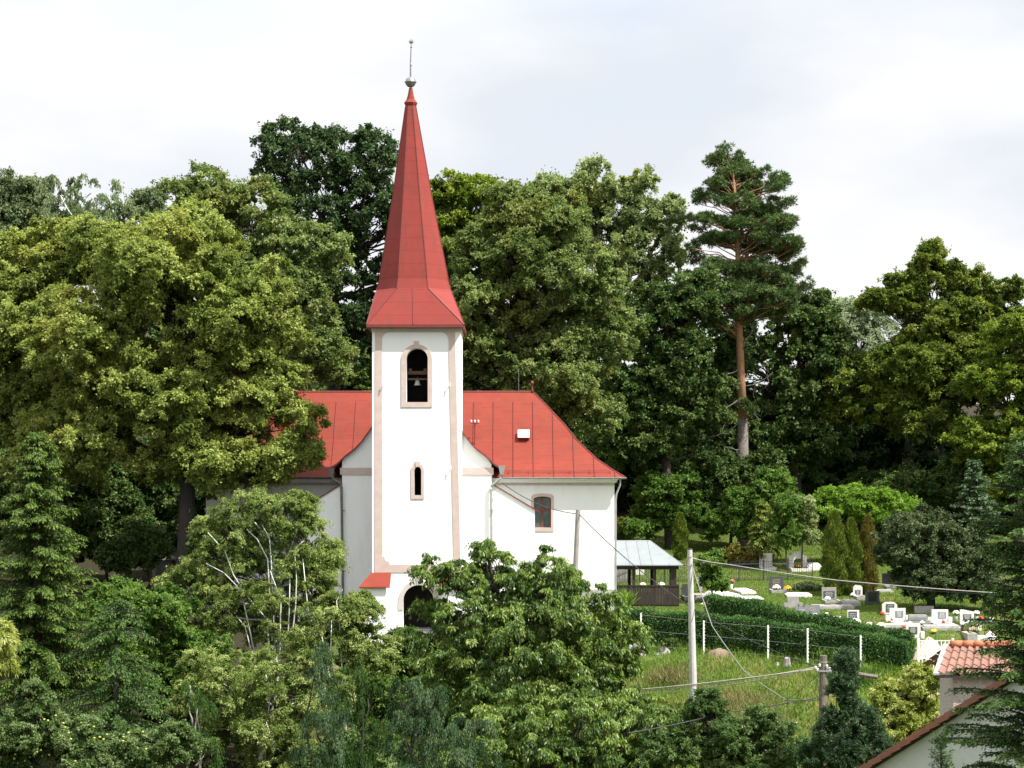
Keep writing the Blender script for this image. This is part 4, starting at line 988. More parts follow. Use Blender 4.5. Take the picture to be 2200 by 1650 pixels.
def thuja(label, px, py, Y, rpx, lm, seed, group=None, name='thuja'):
    rg = np.random.default_rng(seed); b = ground(px, Y); root = thing(name, label, 'tree', b, group)
    H = sz(py, Y) - b.z; rr = rpx/F*Y; n = int(5200*H*rr)
    h = rg.random(n)**.9*.99; rad = rr*np.minimum(1, (1-h)*2.6)**.75*(.75 + .25*np.minimum(1, h*6)); az = rg.random(n)*2*math.pi
    lump = 1 + .16*np.sin(az*3 + h*17) + .10*np.sin(az*5 - h*31); q = rg.uniform(.55, 1.06, n)
    x, y = np.cos(az), np.sin(az); o = np.stack([x, y, np.zeros(n)], 1)
    P = np.array(b) + o*(rad*lump*q)[:, None] + np.stack([np.zeros(n), np.zeros(n), h*H + .05], 1)
    blades('crown', P, unit(o*.35 + np.array([0, 0, 1]) + rg.normal(size=(n, 3))*.3), unit(o + rg.normal(size=(n, 3))*.5), .24*rg.uniform(.6, 1.2, n), .085*rg.uniform(.7, 1.2, n), .3*lump - .05 + .6*rg.random(n), lm, root)
    mb = MB(); mb.tube([b - Vector((0, 0, .3)), b + Vector((0, 0, H*.85))], [.1, .02], 6); mb.build('trunk', BD, root)
    NLEAF[0] += n
    return root
thuja('narrow green thuja column between the pavilion and the wood', 1461.5, 1106, 152, 14, LM['thuja'], 1)
thuja('tallest of the three dark thuja columns, the left one', 1793, 1102, 134, 24, LM['thuja'], 2, 'dark thuja columns among the graves')
thuja('middle one of the three dark thuja columns', 1829, 1118, 134.5, 20, LM['thuja'], 3, 'dark thuja columns among the graves')
thuja('brown tinged thuja column next to the dark plum tree', 1864, 1112, 135, 19, LM['thuja_o'], 4, 'dark thuja columns among the graves')
conifer('cypress', 'broad drooping green cypress beside the young pale trees', 'tree', 1640, 1072, 152, 1.5, LM['thuja'], B, seed=31, dz=.3, nb=8, droop=.4, hang=1.3, L=.22, Wd=.09, power=.7, tw=.5, dens=.14, tr=.1)
conifer('spruce_tree', 'blue green young spruce behind the dark plum tree', 'tree', 2093, 985, 139, 2.9, LM['spruce_b'], B, seed=32, dz=.42, nb=7, droop=.2, rise=.2, hang=.3, L=.24, Wd=.11, power=.9, dens=.16, tr=.14)
# ---- the pine
def pine():
    rg = np.random.default_rng(40); Y = 163; b = ground(1597, Y)
    root = thing('pine_tree', 'tall pine with bare orange trunk and layered crown above the wood', 'tree', b)
    pl = [(1575,342,42,22),(1590,372,62,20),(1548,398,44,18),(1622,402,52,20),(1530,432,44,18),(1592,440,44,16),(1650,446,52,22),(1508,470,30,14),(1560,480,60,17),(1640,482,64,20),(1685,478,26,14),(1520,515,52,17),(1500,540,26,12),(1590,528,50,15),(1665,530,58,24),(1700,528,26,15),(1555,575,56,20),(1620,585,74,22),(1690,580,32,20),(1650,625,72,24),(1580,622,70,20),(1700,635,28,30),(1520,640,56,20),(1480,655,42,18),(1560,672,54,18),(1625,668,52,18),(1672,672,34,16),(1585,873,30,12),(1545,690,46,16)]
    tz_ = lambda py: sz(py, Y)
    tk = [(1597,1010,.40),(1596,900,.36),(1592,800,.31),(1588,700,.27),(1587,600,.22),(1583,500,.17),(1578,420,.13),(1574,345,.05)]
    mb = MB(); pts = [Vector((sx(px, Y), Y, tz_(py))) for px, py, r in tk]; rad = [r for *_, r in tk]
    k0 = 1
    mb.tube([b - Vector((0, 0, .6)), b + Vector((0, 0, .4))] + pts[:2], [.58, .48, .44, .40], 10, mi=1)
    mb.tube(pts[1:], rad[1:], 10, mi=0)
    f2 = [pts[4] + Vector((.3, 0, .5)), Vector((sx(1612, Y), Y+.5, tz_(520))), Vector((sx(1630, Y), Y+.8, tz_(440)))]
    mb.tube(f2, [.2, .15, .05], 7)
    Ps, Ds, Ns, Ts = [], [], [], []
    for px, py, rx, ry in pl:
        zz = tz_(py) - 1.0; tp = min(range(len(pts)), key=lambda i: abs(pts[i].z - zz)); a = Vector((pts[tp].x, Y, max(zz, pts[0].z)))
        npf = max(4, int(rx*ry/110 + rg.integers(0, 2)))
        for e in range(npf):
            off = rg.normal(size=2)*np.array([rx*.55, ry*.55]); off[0] = np.clip(off[0], -rx*.92, rx*.92)
            dy = rg.uniform(-1.9, 2.6) if py != 873 else -1.0
            c = np.array([sx(px + off[0], Y), Y + dy, tz_(py + off[1])]); r = np.array([rx*rg.uniform(.28, .5), 0, ry*rg.uniform(.32, .55)])/F*Y; r[1] = r[0]*.9
            pts_l = limb(mb, a + Vector((0, 0, rg.uniform(-.5, .5))), c - np.array([0, 0, .2]), .055, .02, rg, sag=rg.uniform(-.3, .05), n=6, k=5)
            nt = int(34*r[0]*(r[2]+.25)/.5) + 6
            d = rdir(rg, nt); q = c + d*r*rg.uniform(.4, 1.15, (nt, 1)); q[:, 2] += .1 + .25*d[:, 0]*rg.uniform(-1, 1)
            for i in range(0, nt, 6): limb(mb, pts_l[-2], q[i], .02, .01, rg, n=3, k=3)
            nl = 22
            P = np.repeat(q, nl, 0); u = unit(rdir(rg, nt*nl) + np.array([0, 0, .5]) + np.repeat(d, nl, 0)*.35)
            Ps.append(P + u*.04); Ds.append(u); Ns.append(rdir(rg, nt*nl)); Ts.append(.6*np.repeat(rg.random(nt), nl) + .4*rg.random(nt*nl))
    for (x0, y0, x1, y1, dz) in ((1592,840,1545,830,-.2),(1592,850,1520,880,.2),(1596,905,1480,878,.3),(1590,790,1560,800,.2),(1596,830,1660,800,.2),(1594,850,1632,900,.6),(1594,970,1550,955,.1),(1590,760,1625,700,-.4),(1596,900,1505,930,.3)):
        a, e = W(x0, y0, Y), W(x1, y1, Y - 1.0)
        p = limb(mb, a, e, .06, .018, rg, sag=dz, n=7, k=5, mi=1)
        for s in (2, 3, 4, 5): limb(mb, p[s], p[s] + Vector(rg.normal(size=3))*.7 + Vector((0, 0, -.5)), .022, .01, rg, n=3, k=3, mi=1)
    P, D, N, T = map(np.concatenate, (Ps, Ds, Ns, Ts)); n = len(P); NLEAF[0] += n
    blades('crown', P, D, N,   .30*rg.uniform(.7, 1.25, n), .055*rg.uniform(.8, 1.3, n), T, LM['pine'], root, fold=.05)
    mb.build('trunk', [M['pine_bark'], M['pine_grey']], root, smooth=True)
pine()
# ---- shade loving thicket under the lindens
for i, (px, Y, lob, lab) in enumerate(((60, 139, [(30,1060,90,70),(110,1110,80,60),(-30,1130,70,60)], 'dark thicket under the lindens beside the tall spruce'),
        (230, 136, [(215,1090,85,70),(270,1140,70,55),(180,1160,60,50)], 'dark thicket under the huge linden left of its trunk'),
        (480, 138, [(460,1080,80,65),(520,1100,70,65),(420,1150,60,50)], 'dark thicket between the linden trunk and the church'),
        (330, 131, [(310,1170,50,40),(280,1200,60,40)], 'low dark bush in front of the linden thicket'),
        (300, 147, [(280,1010,110,60),(160,1000,100,60),(400,1030,80,60)], 'tall dark thicket at the back between the lindens'),
        (40, 146, [(40,1000,100,60),(-40,1040,80,60)], 'tall dark thicket at the back by the left edge'),
        (500, 121, [(470,1180,55,50),(530,1200,45,42)], 'dark bush against the foot of the left church wall'))):
    tree('undergrowth_bush', lab, 'bush', Y, px, lob, LM['deep'], BD, L=.3, Wd=.2, rc=1.0, k=1.3, twigs=8, lpt=9, tr=.1, seed=100+i, depth=.6, group='thicket under the lindens')
# ---- trees that close the wood behind
src = tree('broadleaf_tree', 'dark broadleaf tree deep in the wood behind the church', 'tree', 200, 300, [(300,760,150,110),(220,840,120,110),(380,850,120,110),(300,920,160,90)], LM['deep'], BD, L=.5, Wd=.36, rc=1.7, k=1.1, twigs=9, lpt=8, tr=.4, seed=50, group='trees deep in the wood')
for i, (px, Y, s) in enumerate(((60, 202, 1.15), (520, 198, 1.25), (760, 200, 1.1), (960, 196, 1.15), (1180, 192, 1.15), (1400, 190, 1.05), (1600, 188, .95), (1780, 180, .72), (1960, 178, .72), (2120, 176, .75), (2280, 172, .8), (1700, 174, .6), (1880, 170, .55), (2060, 168, .55), (1500, 176, .7), (1300, 178, .8), (1640, 182, .85), (1840, 181, .7), (2030, 179, .75), (2200, 180, .8), (2400, 168, 1.0), (2500, 178, 1.1), (2420, 190, 1.2), (150, 152, .5), (290, 154, .52), (430, 151, .45), (20, 154, .55), (-260, 150, 1.0), (-420, 140, 1.1), (-620, 130, 1.0), (-800, 150, 1.1), (-300, 125, .9), (-520, 112, .9), (-1000, 140, 1.1), (-420, 170, 1.2), (2600, 150, 1.0), (2750, 135, 1.0), (2900, 160, 1.1))):
    copy_thing(src, ground(px, Y), s, i*1.7 + .4, *(('dark low broadleaf tree in the shade behind the lindens', 'low shaded trees behind the lindens') if Y < 160 and px < 450 else ()))  # copies beyond the right edge are unseen, added to shade the wood
for i, (px, Y, lob, lab) in enumerate(((820, 106, [(800,1500,80,60),(880,1520,70,60),(760,1560,80,60)], 'dark leafy thicket behind the weeping spruces'),
        (960, 104, [(950,1540,80,60),(1010,1500,70,50),(900,1600,80,60)], 'dark leafy thicket below the big walnut'),
        (180, 100, [(170,1380,80,70),(120,1450,80,70),(240,1470,70,60)], 'dark leafy thicket between the two left spruces'),
        (1400, 99, [(1400,1560,70,40),(1460,1580,60,40)], 'dark leafy thicket between the lower walnut and the pear tree'),
        (740, 90, [(760,1620,60,45),(830,1640,60,45),(680,1650,60,40)], 'dark leafy thicket at the foot of the weeping spruces'),
        (1720, 92, [(1700,1630,50,40),(1640,1650,60,30)], 'low dark thicket between the pear tree and the juniper'))):
    tree('undergrowth_bush', lab, 'bush', Y, px, lob, LM['mid'] if i in (0, 2) else LM['deep'], BD, L=.2, Wd=.13, rc=.8, twigs=8, lpt=8, tr=.08, seed=110+i, depth=.8, group='thickets on the slope')
# ---- the slope before the church
conifer('spruce_tree', 'tall green spruce with hanging cones at the left edge', 'tree', 80, 925, 96, 3.9, LM['spruce'], BD, seed=51, vary=.65, dz=.40, nb=10, droop=.32, rise=.22, hang=.95, L=.19, Wd=.075, power=.62, tw=.6, dens=.115, tr=.3, cones=60)
conifer('spruce_tree', 'sparse dark spruce with bare lower twigs left of the birches', 'tree', 250, 1285, 92, 3.4, LM['spruce_d'], BD, seed=52, dz=.55, nb=6, droop=.4, rise=.15, hang=1.1, L=.18, Wd=.07, power=.4, tw=.6, dens=.13, tr=.2, cones=15)
birch = dict(lm=LM['birch'], bark=M['birch'], droop=.7, billow=.6, wisp=.3,  rag=.17, fill=.3, limbs=2, twig_r=.045)
tree('birch_tree', 'largest birch with several white stems in front of the left church wall', 'tree', 107, 600, [(590,1105,95,50),(500,1150,80,70),(655,1160,62,75),(560,1250,140,80),(680,1250,42,70),(480,1320,100,80),(640,1350,120,80),(400,1260,60,50),(525,1095,55,50),(470,1150,55,50),(470,1200,60,50),(640,1090,35,40),(700,1200,30,45)], L=.115, Wd=.075, rc=.8, k=1.15, twigs=11, lpt=16, tr=.16, seed=53, stem_r=.055, stems=[(1.18,(446,1144),(483,1184),(503,1234),(532,1283),(573,1332)),(1.12,(442,1209),(483,1229),(519,1266)),(1.36,(581,1225),(593,1262),(603,1295)),(1.36,(624,1221),(624,1303)),(1.43,(634,1193),(638,1242),(634,1303)),(1.36,(652,1201),(656,1258),(665,1328)),(1.05,(528,1139),(552,1160),(577,1200)),(0.99,(564,1131),(577,1156),(584,1200)),(1.24,(507,1323),(523,1344))], **birch)
tree('birch_tree', 'low birch leafing across the church wall left of the doorway', 'tree', 104, 740, [(730,1310,66,52),(780,1310,35,35),(690,1400,95,70),(800,1400,60,60),(760,1350,55,50)], L=.115, Wd=.075, rc=.75, k=1.15, twigs=11, lpt=15, tr=.12, seed=54, stem_r=.05, stems=[(1.24,(712,1315),(712,1397)),(1.3,(675,1356),(675,1393)),(0.87,(736,1266),(722,1293),(730,1340)),(1.43,(690,1360),(700,1420))], **birch)
tree('birch_tree', 'birch at the bottom of the photo left of the weeping conifers', 'tree', 98, 560, [(600,1470,105,80),(480,1470,105,90),(560,1570,130,90),(700,1490,70,70),(420,1560,80,80),(640,1640,120,60)], L=.115, Wd=.075, rc=.8, k=1.15, twigs=11, lpt=15, tr=.13, seed=55, stem_r=.05, stems=[(1.74,(572,1552),(593,1614)),(1.43,(564,1438),(581,1475))], **birch)
tree('wild_cherry_bush', 'mid green thicket between the left spruces and the birches', 'bush', 103, 350, [(340,1320,80,55),(290,1400,90,75),(400,1410,80,75),(330,1490,100,80),(250,1290,55,40),(420,1500,60,60)], LM['mid'], B, L=.18, Wd=.12, rc=.75, k=1.1, twigs=9, lpt=10, tr=.12, seed=56)
r = tree('apple_tree', 'apple tree full of yellow apples in the bottom left corner', 'tree', 82, 110, [(75,1570,75,60),(160,1600,80,55),(75,1500,28,40),(290,1615,80,45),(10,1610,60,60),(370,1605,55,50),(220,1650,100,50)], LM['apple'], B, L=.125, Wd=.085, rc=.5, k=1.2, twigs=9, lpt=10, tr=.14, seed=57)
rg = np.random.default_rng(9)
mb = MB(); mb.lathe(origin(r), [(.01, -.04), (.035, -.035), (.048, -.012), (.048, .012), (.035, .035), (.01, .03)], 8); ap = None
for i in range(100):
    px, py, rx, ry = [(75,1570,75,60),(160,1600,80,55),(75,1510,25,35),(290,1615,80,45),(20,1610,50,50)][rg.integers(5)]
    d = rdir(rg, 1)[0]; d[1] = -abs(d[1])
    p = W(px + d[0]*rx, py + d[2]*ry, 82 + d[1]*rx/F*82*.95)
    if ap is None: o = mb.build('apple', M['apple'], r, smooth=True); ap = o.data
    else: o = bpy.data.objects.new('apple', ap); COL.objects.link(o); o.parent = r
    o.location = p - origin(r)
tree('bamboo_clump', 'yellow green long leaved bush cut by the left edge', 'bush', 85, 0, [(0,1370,22,34),(-10,1420,28,34)], LM['yellow'], B, L=.34, Wd=.05, rc=.45, k=1.3, twigs=9, lpt=9, tr=.05, seed=58, droop=.8)
wal = dict(lm=LM['walnut'], bark=B, droop=1.0, upb=.6, size_var=.35)
tree('walnut_tree', 'big round walnut with drooping leaves in front of the church door', 'tree', 100, 1130, [(1060,1225,62,40),(1165,1225,65,42),(968,1235,36,32),(1255,1295,70,45),(1000,1310,75,60),(1120,1320,120,80),(1300,1375,70,65),(1020,1420,110,75),(1180,1440,120,85),(1310,1460,48,60),(950,1400,50,60),(1045,1180,14,20),(1235,1250,26,24),(1110,1400,150,110),(1200,1340,90,80),(1060,1330,90,80),(1220,1480,130,70),(1050,1500,100,60),(925,1225,28,26)],
     L=.27, Wd=.10, rc=.85, k=1.35, twigs=9, lpt=10, tr=.26, seed=59, fill=.7, billow=0, rag=.2, wisp=.22, **wal)
tree('walnut_tree', 'lower bright walnut at the bottom of the photo under the bigger one', 'tree', 92, 1200, [(1120,1560,100,60),(1250,1550,110,60),(1375,1550,90,50),(1050,1600,70,65),(1330,1620,110,60),(1180,1640,110,60),(1430,1590,70,50),(1000,1640,80,50)],
     L=.25, Wd=.095, rc=.8, k=1.35, twigs=9, lpt=10, tr=.2, seed=60, fill=.7, billow=0, rag=.2, wisp=.22, **wal)
tree('pear_tree', 'dark glossy pear tree below the concrete pole', 'tree', 90, 1560, [(1510,1535,42,42),(1560,1590,66,55),(1640,1570,50,45),(1450,1610,80,50),(1680,1620,50,45),(1590,1640,90,40)], LM['pear'], B, L=.14, Wd=.085, rc=.5, k=1.15, twigs=9, lpt=9, tr=.12, seed=61, rag=.2)
tree('shrub', 'small leafy shrub in front of the church steps', 'bush', 110, 850, [(865,1380,34,36),(845,1430,50,50),(880,1450,40,40)], LM['walnut'], B, L=.24, Wd=.1, rc=.6, twigs=8, lpt=8, tr=.08, seed=62, droop=.8)
weep = dict(bark=BD, L=.15, Wd=.042, rc=.62, k=.85, twigs=9, lpt=12, tr=.1, droop=1.4, hangs=1.15, billow=0, wisp=.3, upb=.15, outb=.55, flat=.6, rag=.24, fill=.4, under=.1, limbs=1)
tree('weeping_spruce', 'slender weeping spruce with pale leader in front of the birches', 'tree', 82, 690, [(692,1412,11,24),(686,1465,22,36),(672,1540,30,34),(715,1545,34,46),(690,1620,48,60)], LM['spruce_b'], seed=63, **weep)
tree('weeping_spruce', 'darker weeping spruce between the slender one and the broad one', 'tree', 84, 775, [(765,1440,16,18),(750,1470,26,34),(790,1500,24,32),(775,1560,44,50),(790,1630,55,50)], LM['spruce_d'], seed=64, **weep)
tree('weeping_spruce', 'broad blue green weeping spruce at the bottom centre', 'tree', 81, 890, [(878,1462,20,14),(932,1482,20,12),(862,1505,28,34),(925,1525,28,36),(895,1545,24,40),(870,1590,40,44),(935,1600,36,44),(900,1640,70,40)], LM['spruce_b'], seed=65, **weep)
tree('weeping_spruce', 'arching weeping spruce tip in front of the lower walnut', 'tree', 80, 1010, [(1020,1552,36,13),(985,1570,24,26),(1000,1620,42,44)], LM['spruce_b'], seed=66, **weep)
tree('weeping_spruce', 'half bare weeping spruce with grey tip left of the birches', 'tree', 83, 422, [(408,1472,12,14),(425,1520,24,26),(410,1570,34,34),(440,1620,44,44)], LM['spruce_d'], seed=67, **{**weep, 'k': .6, 'bark': M['grey_wood']})
tree('juniper', 'bushy blue green juniper beside the old wooden pole', 'tree', 87, 1818, [(1816,1432,11,24),(1812,1475,22,34),(1805,1525,38,40),(1840,1560,45,42),(1790,1585,48,46),(1870,1615,48,46),(1800,1640,70,46)], LM['spruce_b'], BD, L=.15, Wd=.05, rc=.5, k=1.3, twigs=10, lpt=12, tr=.1, seed=68, upb=.4, outb=1.0, flat=1.0, droop=-.25, rag=.16, fill=.5)
tree('willow_bush', 'bright yellow green willow bush beside the white gate', 'bush', 97, 1950, [(1945,1500,66,45),(1920,1560,75,55),(2000,1560,60,55),(1985,1460,45,25),(1950,1620,80,50)], LM['yellow'], B, L=.16, Wd=.075, rc=.55, k=1.2, twigs=9, lpt=10, tr=.08, seed=69, upb=.3, outb=.9)
conifer('spruce_tree', 'nearby dark spruce with spreading boughs at the right edge', 'tree', 2240, 930, 52, 3.15, LM['spruce_d'], BD, seed=70, dz=.30, nb=9, droop=.3, rise=.3, hang=.55, vary=.7, sparse=.12, L=.125, Wd=.05, power=.40, tw=.46, dens=.065, tr=.16)
conifer('spruce_tree', 'small spruce top in front of the near gable wall', 'tree', 2022, 1575, 56, .62, LM['spruce_d'], BD, seed=71, dz=.26, nb=5, droop=.1, rise=.5, hang=.2, L=.10, Wd=.03, power=.6, tw=.25, dens=.06, tr=.05)
# ================================================================== HEDGES, FENCES, GATE
def hedge(label, pts, h, w, seed, dens=620):
    """pts: (px, Y) along the foot; a clipped box of leaves round a woody core"""
    rg = np.random.default_rng(seed); line = [ground(px, Y) for px, Y in pts]
    root = thing('hedge', label, 'hedge', line[0])
    hs = h if hasattr(h, '__len__') else [h]*len(line)
    Ps, Ns = [], []; mb = MB()
    for (a, b, h0, h1) in zip(line, line[1:], hs, hs[1:]):
        L_ = (b-a).length; d = (b-a).normalized(); sd = np.array([d.y, -d.x, 0]); sd = sd/np.linalg.norm(sd)
        if sd[1] > 0: sd = -sd
        for face in range(3):
            n = int(L_*dens*(w if face == 2 else (h0+h1)/2)*(1 if face < 2 else 1.2)); u = rg.random((n, 1)); hh = h0 + (h1-h0)*u
            base = np.array(a) + np.array(b-a)*u
            wob = .10*np.sin(base[:, :1]*2.3 + base[:, 1:2]) + .07*np.sin(base[:, :1]*5.1) + (rg.random((n, 1)) < .03)*rg.uniform(.05, .3, (n, 1))
            if face < 2:
                s = 1 if face == 0 else -1; v = rg.random((n, 1)); rnd = np.maximum(0, v - .85)*1.1
                Ps.append(base + sd*s*(w/2 - rnd*.8 + wob*.8 + rg.normal(size=(n, 1))*.045) + np.array([0, 0, 1])*hh*v); Ns.append(np.tile(sd*s, (n, 1)))
            else:
                v = rg.uniform(-1, 1, (n, 1)); Ps.append(base + sd*v*w/2 + np.array([0, 0, 1])*(hh + wob*.7 - np.abs(v)**4*.12 + rg.normal(size=(n, 1))*.05)); Ns.append(np.tile([0, 0, 1.], (n, 1)))
    for e, s in ((0, -1), (-1, 1)):
        a = np.array(line[e]); d = np.array((line[1]-line[0] if e == 0 else line[-1]-line[-2]).normalized())*s; n = int(dens*w*hs[e]); sd = np.array([d[1], -d[0], 0])
        Ps.append(a + sd*rg.uniform(-.5, .5, (n, 1))*w + np.array([0, 0, 1])*hs[e]*rg.random((n, 1)) + d*(.1 + rg.normal(size=(n, 1))*.06)); Ns.append(np.tile(d, (n, 1)))
    P, N = np.concatenate(Ps), np.concatenate(Ns); n = len(P); NLEAF[0] += n
    D = unit(N*.5 + rdir(rg, n)*.9 + np.array([0, 0, .3]))
    blades('foliage', P, D, unit(N*.6 + rdir(rg, n)*.7 + np.array([0, 0, .25])), .10*rg.uniform(.7, 1.5, n), .065*rg.uniform(.7, 1.3, n), rg.random(n)*.75 + .25*(np.sin(P[:, 0]*1.7)*.5 + .5), LM['hedge'], root)
    q = w/2 - .13; vs, fs = [], []
    for a, hh in zip(line, hs):
        vs += [a + Vector((0, -q, -.3)), a + Vector((0, q, -.3)), a + Vector((0, q, hh-.14)), a + Vector((0, -q, hh-.14))]
    for i in range(len(line)-1):
        for k in range(4): fs.append((i*4+k, i*4+(k+1) % 4, i*4+4+(k+1) % 4, i*4+4+k))
    fs += [(3, 2, 1, 0), tuple(len(vs)-4+k for k in range(4))]
    mb.mesh(vs, fs); mb.build('woody_core', mat('hedge_core', (.012, .022, .008), None), root)
hedge('long clipped hedge in front of the pavilion, behind the white fence posts', [(1335, 117.5), (1420, 116.9), (1520, 116.3), (1650, 115.2), (1760, 114.2), (1850, 113.4), (1945, 112.6)], [1.75, 1.75, 1.75, 1.7, 1.65, 1.6, 1.45], 1.1, 1)
hedge('second clipped hedge on the cemetery side, slanting down to the gate', [(1528, 121.5), (1600, 120.2), (1700, 118.4), (1800, 116.9), (1880, 115.6), (1952, 114.4)], [1.65, 1.5, 1.4, 1.4, 1.4, 1.4], 1.0, 2)

wf = thing('wire_fence', 'wire fence of slim white posts in front of the long hedge', 'fence', ground(1650, 113.6))
fp = [(1377, 1317, 1378, 115.6), (1512, 1333, 1380, 114.8), (1650, 1343, 1408, 113.7), (1735, 1350, 1415, 112.9), (1849, 1365, 1421, 112.0)]
tops = []
for px, pt, pb_, Y in fp:
    b = ground(px, Y); zt_ = sz(pt, Y); mb = MB(); mb.box((b.x-.04, Y-.04, b.z-.3), (b.x+.04, Y+.04, zt_)); 
    for z in np.arange(b.z+.15, zt_, .18): mb.box((b.x+.0401, Y-.03, z), (b.x+.066, Y+.03, z+.05))
    mb.build('post', M['white'], wf); tops.append((b, zt_))
for f in (.95, .55, .15):
    mb = MB(); mb.tube([Vector((b.x+.08, b.y, b.z + (zt_-b.z)*f)) for b, zt_ in tops], .006, 3); mb.build('wire', M['wire_grey'], wf)
# bent white pipe by the hedge end
b = hit(1932, 1423); mb = MB(); s_ = b.y/F
mb.tube([b, b + Vector((0, 0, 22*s_)), b + Vector((6*s_, 0, 23*s_)), b + Vector((12*s_, 0, 18*s_)), b + Vector((13.5*s_, 0, 13*s_))], .035, 6)
tag(mb.build('water_pipe', M['white'], loc=b), 'bent white water pipe at the right end of the long hedge', 'pipe')

# gate
Yg = 108.5; gl = sx(1973, Yg); gb_ = float(gz(gl, Yg)) - .05; gtop = sz(1374, Yg)
gate = thing('garden_gate', 'white metal gate of upright bars beside the small tiled roof', 'gate', (gl+.9, Yg, gb_))
mb = MB(); gr_ = sx(2047, Yg); zb, zt_ = gb_+.15, gtop
mb.box((gl-.06, Yg-.06, gb_-.2), (gl+.06, Yg+.06, zt_+.06)); mb.build('gate_post', M['white'], gate)
mb = MB(); mb.box((gr_-.06, Yg-.06, gb_-.2), (gr_+.06, Yg+.06, zt_+.06)); mb.build('gate_post', M['white'], gate)
mb = MB()
zm = sz(1410, Yg)
for z in (zt_-.06, zm+.12, zm-.1, zb): mb.box((gl+.061, Yg-.022, z-.022), (gr_-.061, Yg+.022, z+.022))
nb_ = 9
for i in range(1, nb_):
    x = gl + (gr_-gl)*i/nb_; mb.box((x-.026, Yg-.02, zb-.1), (x+.026, Yg+.02, zt_-.085))
    if i < nb_-1 or 1:
        c = Vector((x-.1, Yg, zm+.01)); ring = [c + Vector((.075*math.cos(t), 0, .075*math.sin(t))) for t in np.linspace(0, 2*math.pi, 11)]; mb.tube(ring, .013, 4)
mb.build('gate_grille', M['white'], gate)

# black iron fence between the graves
fi = thing('iron_fence', 'low black iron picket fence running across the upper cemetery', 'fence', ground(1560, 141))
l0, l1 = ground(1320, 139.5), ground(1745, 142.5); n = 106; mb = MB()
hf = 1.25
for i in range(n+1):
    p = l0.lerp(l1, i/n); p.z = float(gz(p.x, p.y)); 
    if 6.3 < p.x < 6.4: continue
    mb.tube([p, p + Vector((0, 0, hf))], .014, 4); mb.lathe(p + Vector((0, 0, hf)), [(.014, 0), (.03, .03), (.004, .12)], 4)
for z in (.2, hf-.12): 
    pts = []
    for i in range(0, 21):
        p = l0.lerp(l1, i/20); p.z = float(gz(p.x, p.y)) + z; pts.append(p)
    mb.tube(pts, .02, 4)
mb.build('picket_panel', M['iron'], fi)
for i in range(0, 9):
    p = l0.lerp(l1, i/8); p.z = float(gz(p.x, p.y)); mb = MB(); mb.tube([p - Vector((0, 0, .2)), p + Vector((0, 0, hf+.15))], .035, 5); mb.build('post', M['iron'], fi)

